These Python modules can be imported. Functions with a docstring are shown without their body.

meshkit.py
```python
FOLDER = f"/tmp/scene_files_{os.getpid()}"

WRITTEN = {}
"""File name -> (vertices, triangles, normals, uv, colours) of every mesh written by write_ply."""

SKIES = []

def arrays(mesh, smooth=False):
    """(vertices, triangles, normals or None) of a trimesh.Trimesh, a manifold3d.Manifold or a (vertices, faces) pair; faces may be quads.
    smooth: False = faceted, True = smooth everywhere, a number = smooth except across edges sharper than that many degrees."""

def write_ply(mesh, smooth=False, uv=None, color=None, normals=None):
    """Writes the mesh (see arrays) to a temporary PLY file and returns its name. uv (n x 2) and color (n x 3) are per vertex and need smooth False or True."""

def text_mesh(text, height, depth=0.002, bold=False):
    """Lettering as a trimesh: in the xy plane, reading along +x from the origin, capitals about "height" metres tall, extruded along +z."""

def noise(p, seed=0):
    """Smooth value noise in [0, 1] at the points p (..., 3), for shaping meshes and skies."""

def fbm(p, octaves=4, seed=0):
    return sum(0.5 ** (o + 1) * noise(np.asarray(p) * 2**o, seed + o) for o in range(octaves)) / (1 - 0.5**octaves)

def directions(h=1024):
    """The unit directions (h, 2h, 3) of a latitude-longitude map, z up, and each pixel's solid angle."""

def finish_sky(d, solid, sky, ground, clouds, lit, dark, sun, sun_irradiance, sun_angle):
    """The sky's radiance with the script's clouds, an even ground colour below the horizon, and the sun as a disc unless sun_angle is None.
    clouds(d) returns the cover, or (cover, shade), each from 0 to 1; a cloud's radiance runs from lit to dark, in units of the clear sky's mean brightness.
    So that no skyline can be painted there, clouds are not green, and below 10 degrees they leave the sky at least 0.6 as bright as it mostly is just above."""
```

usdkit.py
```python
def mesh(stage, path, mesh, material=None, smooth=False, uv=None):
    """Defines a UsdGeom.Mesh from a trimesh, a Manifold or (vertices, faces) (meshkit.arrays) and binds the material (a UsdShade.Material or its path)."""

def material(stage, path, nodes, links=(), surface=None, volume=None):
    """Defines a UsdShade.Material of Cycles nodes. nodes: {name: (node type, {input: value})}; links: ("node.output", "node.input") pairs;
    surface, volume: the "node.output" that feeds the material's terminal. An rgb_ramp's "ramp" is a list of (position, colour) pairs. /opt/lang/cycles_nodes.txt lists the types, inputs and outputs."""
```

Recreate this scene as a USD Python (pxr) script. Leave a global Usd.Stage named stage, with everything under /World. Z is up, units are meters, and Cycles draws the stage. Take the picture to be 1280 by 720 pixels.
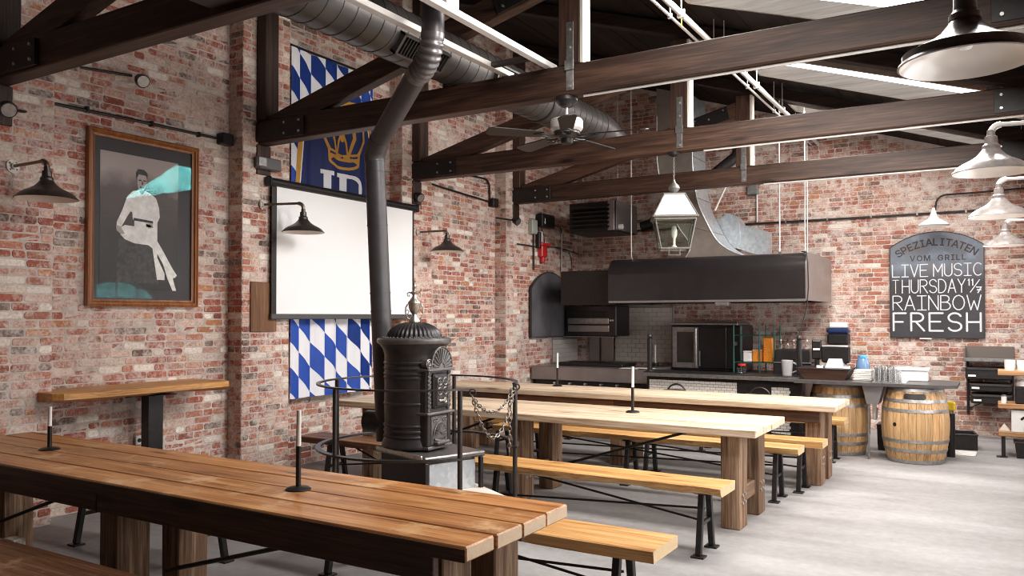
import math, random, numpy as np, trimesh, usdkit, meshkit
from pxr import Usd, UsdGeom, UsdLux, UsdShade, Gf, Sdf, Vt

stage = Usd.Stage.CreateInMemory()
UsdGeom.SetStageUpAxis(stage, 'Z')
world = UsdGeom.Xform.Define(stage, '/World')
UsdGeom.Scope.Define(stage, '/World/Looks')
rng = random.Random(7)
PI = math.pi

# ------------------------------------------------------------ camera, sky, exposure
EXPOSURE = 0.75
PANE_STRENGTH = 1.6       # daylight through the frosted roof lights
WINDOW_STRENGTH = 4.5
DAYLIGHT = 19.5           # radiance of the daylight falling in through each roof light      # daylight through the arched windows of the long wall
SKY_STRENGTH = 1.0
YAW, PITCH = math.atan(610 / 1006), math.radians(1.0)
cam = UsdGeom.Camera.Define(stage, '/World/camera')
cy_, sy_ = math.cos(YAW), math.sin(YAW)
r_ = np.array([cy_, sy_, 0.0]); f_ = np.array([-sy_ * math.cos(PITCH), cy_ * math.cos(PITCH), math.sin(PITCH)]); u_ = np.cross(r_, f_)
cam.AddTransformOp().Set(Gf.Matrix4d(*r_, 0, *u_, 0, *(-f_), 0, 0, 0, 1.62, 1))
cam.CreateHorizontalApertureAttr(36.0); cam.CreateVerticalApertureAttr(20.25)
cam.CreateFocalLengthAttr(1006 / 1280 * 36.0)
cam.CreateVerticalApertureOffsetAttr(18.4 / 1280 * 36.0)
cam.CreateClippingRangeAttr(Gf.Vec2f(0.05, 200))
cam.CreateExposureAttr(EXPOSURE)
dome = UsdLux.DomeLight.Define(stage, '/World/sky')
dome.CreateIntensityAttr(SKY_STRENGTH); dome.CreateColorAttr(Gf.Vec3f(0.85, 0.93, 1.0))

# ------------------------------------------------------------ helpers
class MB:
    """collects shapes that become ONE mesh"""
    def __init__(s): s.v, s.f, s.n, s.c = [], [], 0, []
    def add(s, v, f, M=None, col=None):
        v = np.asarray(v, float); f = np.asarray(f, int)
        if f.shape[1] == 4: f = np.vstack([f[:, [0, 1, 2]], f[:, [0, 2, 3]]])
        if M is not None: v = v @ M[:3, :3].T + M[:3, 3]
        s.v.append(v); s.f.append(f + s.n); s.n += len(v)
        s.c.append(np.tile(np.asarray(col if col is not None else (1, 1, 1), float), (len(v), 1)))
        return s
    def tm(s, m, M=None): return s.add(m.vertices, m.faces, M)
    def box(s, lo, hi, b=0.0, M=None, col=None):
        lo, hi = np.minimum(lo, hi).astype(float), np.maximum(lo, hi).astype(float)
        b = min(b, 0.45 * float((hi - lo).min()))
        if b <= 0:
            v = [[x, y, z] for x in (lo[0], hi[0]) for y in (lo[1], hi[1]) for z in (lo[2], hi[2])]
            return s.add(v, [[0, 1, 3, 2], [4, 6, 7, 5], [0, 4, 5, 1], [2, 3, 7, 6], [0, 2, 6, 4], [1, 5, 7, 3]], M, col)
        V, F = CH
        c, h = (lo + hi) / 2, (hi - lo) / 2
        v = c + np.sign(V) * (h - b * (np.abs(V) < 1))
        return s.add(v, F, M, col)
    def tube(s, pts, r, n=8, cap=True, closed=False, M=None, up=None):
        p = np.asarray(pts, float); k = len(p); r = np.broadcast_to(np.asarray(r, float), (k,))
        if closed: t = np.roll(p, -1, 0) - np.roll(p, 1, 0)
        else: t = np.gradient(p, axis=0)
        t /= np.linalg.norm(t, axis=1, keepdims=True) + 1e-12
        a = np.array([0, 0, 1.0]) if abs(t[0][2]) < 0.9 else np.array([1.0, 0, 0])
        nrm = a - t[0] * (a @ t[0]); nrm /= np.linalg.norm(nrm); N = []
        for i in range(k):
            nrm = nrm - t[i] * (nrm @ t[i]); nrm /= np.linalg.norm(nrm) + 1e-12; N.append(nrm)
        N = np.array(N); B = np.cross(t, N)
        th = np.arange(n) / n * 2 * PI
        v = (p[:, None] + r[:, None, None] * (np.cos(th)[None, :, None] * N[:, None] + np.sin(th)[None, :, None] * B[:, None])).reshape(-1, 3)
        f = []
        for i in range(k if closed else k - 1):
            i2 = (i + 1) % k
            for j in range(n): f.append([i * n + j, i * n + (j + 1) % n, i2 * n + (j + 1) % n, i2 * n + j])
        s.add(v, f, M)
        if cap and not closed:
            for i, flip in ((0, 1), (k - 1, 0)):
                ring = v[i * n:(i + 1) * n]; vv = np.vstack([ring, p[i]])
                ff = [[j, (j + 1) % n, n] if not flip else [(j + 1) % n, j, n] for j in range(n)]
                s.add(vv, ff, M)
        return s
    def cyl(s, p0, p1, r, n=14, r1=None):
        return s.tube([p0, p1], [r, r if r1 is None else r1], n)
    def lathe(s, prof, c=(0, 0, 0), n=28, M=None, flute=None):
        prof = np.asarray(prof, float); k = len(prof); th = np.arange(n) / n * 2 * PI
        rr = prof[:, 0][:, None] * np.ones(n)
        if flute is not None: rr = rr * (1 + flute(np.arange(k)[:, None], th[None, :]))
        v = np.stack([rr * np.cos(th), rr * np.sin(th), np.broadcast_to(prof[:, 1][:, None], (k, n))], -1).reshape(-1, 3) + np.asarray(c, float)
        f = [[i * n + j, i * n + (j + 1) % n, (i + 1) * n + (j + 1) % n, (i + 1) * n + j] for i in range(k - 1) for j in range(n)]
        return s.add(v, f, M)
    def prism(s, poly, h, M=None):
        """polygon (shapely or points) in local xy, extruded 0..h along local z"""
        from shapely.geometry import Polygon
        g = poly if hasattr(poly, 'exterior') or hasattr(poly, 'geoms') else Polygon(poly)
        for q in getattr(g, 'geoms', [g]):
            if q.is_empty or q.area < 1e-9: continue
            m = trimesh.creation.extrude_polygon(q, h, engine='earcut'); s.add(m.vertices, m.faces, M)
        return s
    def ball(s, c, r, sub=2, sc=(1, 1, 1)):
        m = trimesh.creation.icosphere(sub, 1.0); return s.add(m.vertices * np.asarray(sc) * r + np.asarray(c), m.faces)
    def mesh(s): return np.vstack(s.v), np.vstack(s.f)
    def build(s, name, mat, parent=None, smooth=32, col=False, kind=None):
        path = free(name, parent)
        v, f = s.mesh()
        m = usdkit.mesh(stage, path, trimesh.Trimesh(v, f, process=False) if smooth else (v, f), mat, smooth=smooth)
        if col:
            UsdGeom.PrimvarsAPI(m).CreatePrimvar('bcol', Sdf.ValueTypeNames.Color3fArray, 'vertex').Set(Vt.Vec3fArray.FromNumpy(np.vstack(s.c).astype(np.float32)))
        if kind: m.GetPrim().SetCustomDataByKey('kind', kind)
        return m.GetPrim()

def _ch():
    pts = []
    for ax in range(3):
        for sg in (-1, 1):
            o = [a for a in range(3) if a != ax]
            for p, q in ((-1, -1), (1, -1), (1, 1), (-1, 1)):
                v = [0, 0, 0]; v[ax] = sg; v[o[0]] = p * .5; v[o[1]] = q * .5; pts.append(v)
    V = np.array(pts, float)
    hull = trimesh.Trimesh(V * 1.0, [], process=False).convex_hull
    idx = [int(np.argmin(np.linalg.norm(V - x, axis=1))) for x in hull.vertices]
    return V, np.array(idx)[hull.faces]
CH = _ch()
taken = {}
def free(name, parent=None):
    base = (str(parent.GetPath()) if parent is not None else '/World') + '/' + name
    k = taken.get(base, -1) + 1; taken[base] = k
    return base if k == 0 else f'{base}_{k:03d}'
def frame(o, x, y):
    """matrix whose local x, y go along x, y (z = cross) with origin o"""
    x = np.asarray(x, float); x = x / np.linalg.norm(x); y = np.asarray(y, float); y = y - x * (x @ y); y = y / np.linalg.norm(y)
    M = np.eye(4); M[:3, 0], M[:3, 1], M[:3, 2], M[:3, 3] = x, y, np.cross(x, y), o
    return M
def rz(a, o=(0, 0, 0)):
    return frame(o, (math.cos(a), math.sin(a), 0), (-math.sin(a), math.cos(a), 0))
def tag(p, label, cat, group=None):
    p.SetCustomDataByKey('label', label); p.SetCustomDataByKey('category', cat)
    if group: p.SetCustomDataByKey('group', group)
    return p
def thing(name, label, cat, group=None, loc=(0, 0, 0)):
    x = UsdGeom.Xform.Define(stage, free(name))
    if any(loc): x.AddTranslateOp().Set(Gf.Vec3d(*map(float, loc)))
    return tag(x.GetPrim(), label, cat, group)
def struct(name):
    x = UsdGeom.Xform.Define(stage, free(name)); x.GetPrim().SetCustomDataByKey('kind', 'structure'); return x.GetPrim()
def copy_of(src, label, loc, rot=0.0, group=None):
    was = src.GetCustomData(); base = src.GetName()
    x = UsdGeom.Xform.Define(stage, free(base))
    x.GetPrim().GetReferences().AddInternalReference(src.GetPath())
    x.ClearXformOpOrder()
    for a in list(x.GetPrim().GetAttributes()):
        pass
    x.AddTranslateOp(opSuffix='place').Set(Gf.Vec3d(*map(float, loc)))
    if rot: x.AddRotateZOp(opSuffix='turn').Set(math.degrees(rot))
    x.GetPrim().SetInstanceable(True)
    return tag(x.GetPrim(), label, was['category'], group or was.get('group'))
def arc(c, r, a0, a1, n=10, ax=(1, 0, 0), ay=(0, 1, 0)):
    c, ax, ay = np.asarray(c, float), np.asarray(ax, float), np.asarray(ay, float)
    return [c + r * (math.cos(a) * ax + math.sin(a) * ay) for a in np.linspace(a0, a1, n)]

# ------------------------------------------------------------ materials
def mat(name, nodes, links=(), surface='p.BSDF'):
    return usdkit.material(stage, '/World/Looks/' + name, nodes, links, surface=surface)
def plain(name, col, rough=0.5, metal=0.0, spec=0.5, noise=0.0, scale=20.0, bump=0.0, **kw):
    nodes = {'p': ('principled_bsdf', {'base_color': col, 'roughness': rough, 'metallic': metal, 'specular_ior_level': spec, **kw})}
    links = []
    if noise or bump:
        nodes['g'] = ('geometry', {}); nodes['n'] = ('noise_texture', {'scale': scale, 'detail': 5.0, 'roughness': 0.6})
        links.append(('g.position', 'n.vector'))
    if noise:
        a = [max(0, c * (1 - noise)) for c in col]; b = [min(1, c * (1 + noise)) for c in col]
        nodes['r'] = ('rgb_ramp', {'ramp': [(0.3, a), (0.7, b)]})
        links += [('n.fac', 'r.fac'), ('r.color', 'p.base_color')]
    if bump:
        nodes['b'] = ('bump', {'strength': bump, 'distance': 0.01}); links += [('n.fac', 'b.height'), ('b.normal', 'p.normal')]
    return mat(name, nodes, links)
def wood(name, dark, mid, light, axis='x', rough=0.45, spec=0.4, ring=1.0, bump=0.35, wear=None, var=0.35, end=None):
    """grain along one world axis, tone shifted per piece; optional pale wear patches"""
    sc = {'x': (0.9, 14, 14), 'y': (14, 0.9, 14), 'z': (14, 14, 0.9)}[axis]
    fine = {'x': (3, 90, 90), 'y': (90, 3, 90), 'z': (90, 90, 3)}[axis]
    nodes = {
        'g': ('geometry', {}), 'o': ('object_info', {}),
        'sh': ('vector_math', {'math_type': 'scale', 'vector1': (7.3, 5.1, 9.7)}),
        'ad': ('vector_math', {'math_type': 'add'}),
        'm1': ('mapping', {'scale': sc}), 'm2': ('mapping', {'scale': fine}),
        'n1': ('noise_texture', {'scale': 1.0 * ring, 'detail': 6.0, 'roughness': 0.62, 'distortion': 0.6}),
        'n2': ('noise_texture', {'scale': 1.0, 'detail': 3.0, 'roughness': 0.6}),
        'mx': ('mix_float', {'fac': 0.45}),
        'r': ('rgb_ramp', {'ramp': [(0.36, dark), (0.5, mid), (0.64, light)]}),
        'tv': ('map_range', {'from_min': 0.0, 'from_max': 1.0, 'to_min': 1 - var, 'to_max': 1 + var}),
        'hs': ('hsv', {}),
        'p': ('principled_bsdf', {'roughness': rough, 'specular_ior_level': spec}),
        'b': ('bump', {'strength': bump, 'distance': 0.004}),
    }
    nodes |= {'m3': ('mapping', {'scale': {'x': (1.1, 5, 5), 'y': (5, 1.1, 5), 'z': (5, 5, 1.1)}[axis]}), 'kv': ('voronoi_texture', {'scale': 1.0, 'randomness': 1.0}), 'kr': ('rgb_ramp', {'ramp': [(0.05, (1, 1, 1)), (0.16, (0, 0, 0))]}),
        'kn': ('mix_color', {'blend_type': 'multiply', 'b': (0.30, 0.24, 0.2)})}
    links = [('ad.vector', 'm3.vector'), ('m3.vector', 'kv.vector'), ('kv.distance', 'kr.fac'), ('kr.color', 'kn.fac'), ('r.color', 'kn.a'), ('o.random', 'sh.scale'), ('g.position', 'ad.vector1'), ('sh.vector', 'ad.vector2'), ('ad.vector', 'm1.vector'), ('ad.vector', 'm2.vector'),
             ('m1.vector', 'n1.vector'), ('m2.vector', 'n2.vector'), ('n1.fac', 'mx.a'), ('n2.fac', 'mx.b'), ('mx.result', 'r.fac'),
             ('o.random', 'tv.value'), ('tv.result', 'hs.value'), ('kn.result', 'hs.color'), ('mx.result', 'b.height'), ('b.normal', 'p.normal')]
    last = 'hs.color'
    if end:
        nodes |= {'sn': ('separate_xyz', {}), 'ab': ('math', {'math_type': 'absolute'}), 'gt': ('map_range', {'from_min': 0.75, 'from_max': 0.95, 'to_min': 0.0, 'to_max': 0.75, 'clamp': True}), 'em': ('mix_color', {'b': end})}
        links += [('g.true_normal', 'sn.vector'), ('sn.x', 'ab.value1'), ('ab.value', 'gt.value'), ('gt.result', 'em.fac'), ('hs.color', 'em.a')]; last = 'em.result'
    if wear:
        nodes['wn'] = ('noise_texture', {'scale': 3.2, 'detail': 7.0, 'roughness': 0.7}); nodes['wr'] = ('rgb_ramp', {'ramp': [(0.56, (0, 0, 0)), (0.68, (1, 1, 1))]})
        nodes['wm'] = ('mix_color', {'b': wear})
        links += [('ad.vector', 'wn.vector'), ('wn.fac', 'wr.fac'), ('wr.color', 'wm.fac'), (last, 'wm.a'), ('wm.result', 'p.base_color')]
    else: links.append((last, 'p.base_color'))
    return mat(name, nodes, links)
def emit(name, col, strength):
    return mat(name, {'e': ('emission', {'color': col, 'strength': strength})}, surface='e.emission')

M = {}
# brick: the tone of each brick comes with its mesh; mortar smears and pits are a texture
def brick_mat(name, smear=0.5):
    return mat(name, {
        'a': ('attribute', {'attribute': 'bcol'}), 'g': ('geometry', {}),
        'n1': ('noise_texture', {'scale': 9.0, 'detail': 6.0, 'roughness': 0.7}),
        'n2': ('noise_texture', {'scale': 55.0, 'detail': 4.0, 'roughness': 0.7}),
        'n3': ('noise_texture', {'scale': 1.1, 'detail': 3.0}),
        'sum': ('math', {'math_type': 'multiply_add', 'value2': 0.45}),
        's2': ('math', {'math_type': 'multiply_add', 'value2': 0.55}), 's3': ('math', {'math_type': 'multiply', 'value2': 0.5}),
        'r': ('rgb_ramp', {'ramp': [(0.465, (0, 0, 0)), (0.585, (smear, smear, smear))]}),
        'r2': ('rgb_ramp', {'ramp': [(0.3, (0.55, 0.5, 0.48)), (0.62, (1.15, 1.12, 1.1))]}),
        'mul': ('mix_color', {'blend_type': 'multiply', 'fac': 0.8}),
        'mx': ('mix_color', {'b': (0.70, 0.61, 0.55)}),
        'p': ('principled_bsdf', {'roughness': 0.9, 'specular_ior_level': 0.15}),
        'b': ('bump', {'strength': 0.5, 'distance': 0.006})},
        [('g.position', 'n1.vector'), ('g.position', 'n2.vector'), ('g.position', 'n3.vector'), ('n2.fac', 'sum.value1'), ('n1.fac', 'sum.value3'),
         ('n3.fac', 's2.value1'), ('sum.value', 's2.value3'), ('s2.value', 's3.value1'), ('s3.value', 'r.fac'), ('n2.fac', 'r2.fac'), ('a.color', 'mul.a'), ('r2.color', 'mul.b'),
         ('mul.result', 'mx.a'), ('r.color', 'mx.fac'), ('mx.result', 'p.base_color'), ('sum.value', 'b.height'), ('b.normal', 'p.normal')])
M['brick'] = brick_mat('old_brick', 0.8)
M['mortar'] = plain('mortar', (0.56, 0.47, 0.42), 0.95, spec=0.1, noise=0.25, scale=14, bump=0.6)
M['brick_far'] = mat('brick_pattern', {'g': ('geometry', {}), 'm': ('mapping', {'rotation': (PI / 2, 0, 0)}),
    'c': ('combine_xyz', {}), 's': ('separate_xyz', {}),
    'k': ('brick_texture', {'color1': (0.12, 0.055, 0.04), 'color2': (0.17, 0.09, 0.07), 'mortar': (0.15, 0.12, 0.10), 'scale': 1.0, 'brick_width': 0.21, 'row_height': 0.067, 'mortar_size': 0.006, 'bias': 0.0}),
    'p': ('principled_bsdf', {'roughness': 0.9, 'specular_ior_level': 0.1})},
    [('g.position', 's.vector'), ('s.y', 'c.x'), ('s.z', 'c.y'), ('c.vector', 'k.vector'), ('k.color', 'p.base_color')])
M['concrete'] = mat('polished_concrete', {'g': ('geometry', {}),
    'm': ('mapping', {'scale': (0.55, 1.9, 1)}),
    'n1': ('noise_texture', {'scale': 0.9, 'detail': 6.0, 'roughness': 0.6}), 'n2': ('noise_texture', {'scale': 14.0, 'detail': 6.0, 'roughness': 0.7}),
    'mx': ('mix_float', {'fac': 0.3}), 'r': ('rgb_ramp', {'ramp': [(0.3, (0.15, 0.137, 0.13)), (0.5, (0.255, 0.24, 0.235)), (0.68, (0.35, 0.335, 0.33))]}),
    'rr': ('map_range', {'from_min': 0.3, 'from_max': 0.7, 'to_min': 0.5, 'to_max': 0.68}),
    'p': ('principled_bsdf', {'specular_ior_level': 0.35}), 'b': ('bump', {'strength': 0.12, 'distance': 0.005})},
    [('g.position', 'm.vector'), ('m.vector', 'n1.vector'), ('g.position', 'n2.vector'), ('n1.fac', 'mx.a'), ('n2.fac', 'mx.b'), ('mx.result', 'r.fac'), ('r.color', 'p.base_color'),
     ('n1.fac', 'rr.value'), ('rr.result', 'p.roughness'), ('n2.fac', 'b.height'), ('b.normal', 'p.normal')])
M['beam'] = wood('dark_stained_timber', (0.018, 0.008, 0.005), (0.05, 0.024, 0.015), (0.10, 0.052, 0.034), 'x', 0.5, 0.35)
M['beam_z'] = wood('dark_stained_post', (0.018, 0.008, 0.006), (0.045, 0.022, 0.015), (0.09, 0.048, 0.032), 'z', 0.5, 0.35)
M['roof'] = wood('dark_roof_board', (0.006, 0.004, 0.003), (0.013, 0.008, 0.006), (0.024, 0.014, 0.010), 'y', 0.7, 0.15)
M['wellwood'] = wood('greyed_well_board', (0.20, 0.17, 0.145), (0.27, 0.235, 0.205), (0.33, 0.295, 0.26), 'x', 0.6, 0.2, var=0.06)  # pale wood greyed so the daylight beside it does not burn out
M['whitewood'] = wood('pale_board', (0.55, 0.47, 0.40), (0.68, 0.61, 0.54), (0.76, 0.70, 0.63), 'x', 0.6, 0.25, var=0.08)
M['lit_post_side'] = wood('lit_post_board', (0.55, 0.47, 0.40), (0.68, 0.61, 0.54), (0.76, 0.70, 0.63), 'z', 0.6, 0.25, var=0.08)  # pale tone for the post side that catches the roof daylight
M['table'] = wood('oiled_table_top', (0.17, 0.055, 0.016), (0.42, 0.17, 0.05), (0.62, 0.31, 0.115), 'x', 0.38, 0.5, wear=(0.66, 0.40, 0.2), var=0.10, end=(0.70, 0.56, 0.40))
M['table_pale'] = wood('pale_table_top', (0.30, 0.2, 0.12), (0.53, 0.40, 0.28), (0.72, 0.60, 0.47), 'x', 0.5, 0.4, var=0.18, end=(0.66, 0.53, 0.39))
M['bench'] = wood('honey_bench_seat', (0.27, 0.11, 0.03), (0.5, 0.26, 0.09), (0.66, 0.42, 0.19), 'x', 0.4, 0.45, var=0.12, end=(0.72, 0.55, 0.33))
M['bench_dark'] = wood('brown_bench_seat', (0.07, 0.026, 0.012), (0.17, 0.07, 0.03), (0.32, 0.16, 0.08), 'x', 0.5, 0.4, wear=(0.4, 0.22, 0.12), var=0.1)
M['leg'] = wood('weathered_table_leg', (0.075, 0.038, 0.02), (0.19, 0.11, 0.065), (0.38, 0.26, 0.17), 'z', 0.7, 0.25, var=0.25)
M['leg_y'] = wood('weathered_stretcher', (0.10, 0.055, 0.033), (0.2, 0.12, 0.075), (0.36, 0.25, 0.17), 'y', 0.7, 0.25, var=0.25)
M['black'] = plain('black_steel', (0.022, 0.019, 0.019), 0.42, 0.4, noise=0.3, scale=30)
M['steel'] = plain('grey_steel', (0.30, 0.29, 0.28), 0.38, 0.85, noise=0.25, scale=25)
M['bolt'] = plain('bright_bolt', (0.6, 0.58, 0.55), 0.3, 0.9)
M['white'] = plain('white_paint', (0.74, 0.72, 0.69), 0.5, noise=0.06, scale=8)
M['pane'] = emit('frosted_daylight_pane', (0.93, 0.97, 1.0), PANE_STRENGTH)
M['windowpane'] = emit('bright_window_pane', (0.97, 0.985, 1.0), WINDOW_STRENGTH)

# ------------------------------------------------------------ the setting
XL, XP, XR = -6.56, -6.36, 0.55          # brick face of the long wall, of its piers, and the opposite wall
YB, YF = 12.7, -2.2                       # back wall, front wall
def roof_z(x): return 4.52 - 0.326 * (x + 2.24)
fl = struct('floor'); MB().box((XL - .3, YF - .3, -.2), (XR + .3, YB + .3, 0)).build('slab', M['concrete'], fl, smooth=False)

PAL = [((0.37, 0.105, 0.07), 26), ((0.46, 0.19, 0.13), 24), ((0.54, 0.33, 0.265), 18), ((0.62, 0.45, 0.38), 12), ((0.50, 0.215, 0.10), 8), ((0.28, 0.075, 0.055), 11),
       ((0.15, 0.095, 0.08), 6), ((0.2, 0.15, 0.13), 5), ((0.86, 0.80, 0.72), 10), ((0.66, 0.57, 0.48), 7)]
PW = [w for _, w in PAL]
def brick_shape(w, h, d):
    """a worn brick in local x (length), y (height), z (out of the wall): back open, front edges rounded off"""
    j = lambda a: rng.uniform(-a, a)
    b = 0.004
    def outline(g, c):
        c = [min(c * rng.uniform(.5, 1.5), h * .4) for _ in range(4)]
        return [(g + c[0], g), (w - g - c[1], g), (w - g, g + c[1]), (w - g, h - g - c[2]), (w - g - c[2], h - g), (g + c[3], h - g), (g, h - g - c[3]), (g, g + c[0])]
    o = [(x + j(.002), y + j(.002)) for x, y in outline(0, .012)]
    cx, cyy = w / 2, h / 2
    v = [(x, y, -d) for x, y in o] + [(x, y, -b) for x, y in o] + [(x + (b if x < cx else -b), y + (b if y < cyy else -b), j(.0015)) for x, y in o]
    f = []
    for a, c in ((0, 8), (8, 16)):
        for k in range(8): f.append([a + k, a + (k + 1) % 8, c + (k + 1) % 8, c + k])
    f += [[16, 17, 18, 19], [16, 19, 20, 23], [23, 20, 21, 22]]
    return np.array(v), np.array(f)
COURSE, BL = 0.0665, 0.208
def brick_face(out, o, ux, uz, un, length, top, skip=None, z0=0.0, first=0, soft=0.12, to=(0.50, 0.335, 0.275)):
    """fills a face: origin o, ux along it, uz up, un outward; top(s) is the height at s"""
    o, ux, uz, un = (np.asarray(a, float) for a in (o, ux, uz, un))
    Mx = np.eye(4); Mx[:3, 0], Mx[:3, 1], Mx[:3, 2] = ux, uz, un
    row = 0; z = z0
    while z < top(0) or z < top(length):
        s = -BL / 2 if (row + first) % 2 else 0.0
        s += rng.uniform(-.02, .02) if length > 1 else 0
        while s < length:
            w = BL * rng.choice([1, 1, 1, 1, .97, 1.03, .52])
            a, e = max(s, 0.0), min(s + w - .010, length)
            s += w
            zz, h = z + .005, COURSE - .010
            if e - a < .03 or zz + h > top((a + e) / 2): continue
            if skip and skip(a, e, zz, zz + h): continue
            v, f = brick_shape(e - a, h, .04)
            Mx[:3, 3] = o + ux * a + uz * zz + un * (rng.uniform(0.002, .0075))
            c = np.array(rng.choices(PAL, PW)[0][0]) * rng.uniform(.82, 1.18)
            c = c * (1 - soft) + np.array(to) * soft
            out.append((v @ Mx[:3, :3].T + Mx[:3, 3], f, c))
        z += COURSE; row += 1
def lay(bricks, parent, n_single=300):
    eye = np.array([0, 0, 1.62]); sc = []
    for v, f, c in bricks:
        p = v.mean(0) - eye; d = p @ f_; x = p @ r_ / d if d > .1 else 9; y = p @ u_ / d if d > .1 else 9
        sc.append(d if d > .5 and abs(x) < .62 and -.33 < y < .37 else 1e6 + d)
    order = np.argsort(sc); single = set(order[:n_single].tolist()); rest = MB()
    for i, (v, f, c) in enumerate(bricks):
        if i in single: MB().add(v, f, col=c).build('brick', M['brick'], parent, smooth=False, col=True)
        else: rest.add(v, f, col=c)
    rest.build('brick_courses', M['brick'], parent, smooth=False, col=True, kind='stuff')

PIERS = [(2.905, 3.53), (5.375, 5.985), (7.845, 8.455), (10.315, YB)]
wl = struct('wall_left')
bk = []
hL = lambda s: roof_z(XL) - .02
cuts = [0.0] + [a for p in PIERS for a in p]
Y0 = 0.6
spans = [(Y0, PIERS[0][0])] + [(PIERS[i][1], PIERS[i + 1][0]) for i in range(3)]
for a, b in spans: brick_face(bk, (XL, a, 0), (0, 1, 0), (0, 0, 1), (1, 0, 0), b - a, hL)
for k, (a, b) in enumerate(PIERS):
    brick_face(bk, (XP, a, 0), (0, 1, 0), (0, 0, 1), (1, 0, 0), b - a, hL, first=k)
    brick_face(bk, (XL, a, 0), (1, 0, 0), (0, 0, 1), (0, -1, 0), XP - XL, hL, first=k + 1)
    if k < 3: brick_face(bk, (XP, b, 0), (-1, 0, 0), (0, 0, 1), (0, 1, 0), XP - XL, hL, first=k + 1)
lay(bk, wl)
m = MB().box((XL - .3, YF - .3, 0), (XL + .002, YB + .3, roof_z(XL)))
for a, b in PIERS: m.box((XL, a + .0015, 0), (XP + .0015, b + (.3 if b == YB else -.0015), roof_z(XP) - .02))
m.build('mortar_bed', M['mortar'], wl, smooth=False)
wb = struct('wall_back')
bk = []
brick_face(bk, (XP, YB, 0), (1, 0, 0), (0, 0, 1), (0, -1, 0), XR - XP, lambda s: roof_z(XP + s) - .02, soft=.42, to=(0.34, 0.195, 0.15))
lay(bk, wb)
MB().add([(XL - .3, YB, 0), (XR + .3, YB, 0), (XR + .3, YB, roof_z(XR + .3)), (XL - .3, YB, roof_z(XL - .3)), (XL - .3, YB + .3, 0), (XR + .3, YB + .3, 0), (XR + .3, YB + .3, roof_z(XR + .3)), (XL - .3, YB + .3, roof_z(XL - .3))],
     [[0, 1, 2, 3], [5, 4, 7, 6], [0, 4, 5, 1], [3, 2, 6, 7], [0, 3, 7, 4], [1, 5, 6, 2]]).build('mortar_bed', M['mortar'], wb, smooth=False)
# opposite long wall with arched windows, and the wall behind the camera
WIN = [(2.9, 4.5), (5.4, 7.0), (8.0, 9.6), (10.4, 11.9)]
from shapely.geometry import Polygon, Point, box as sbox
from shapely.ops import unary_union
def arch(a, b, z0, z1):
    r = (b - a) / 2; rise = 0.28
    R = (r * r + rise * rise) / (2 * rise); c = z1 - R
    top = [((a + b) / 2 + R * math.sin(t), c + R * math.cos(t)) for t in np.linspace(-math.asin(r / R), math.asin(r / R), 13)]
    return Polygon([(a, z0)] + top + [(b, z0)])
W0, W1 = 0.75, 2.3
wr = struct('wall_right')
face = sbox(YF - .3, 0, YB + .3, roof_z(XR) - .01)
for a, b in WIN: face = face.difference(arch(a, b, W0, W1))
MB().prism(face, .3, frame((XR, 0, 0), (0, 1, 0), (0, 0, 1))).build('masonry', M['brick_far'], wr, smooth=False)
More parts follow.
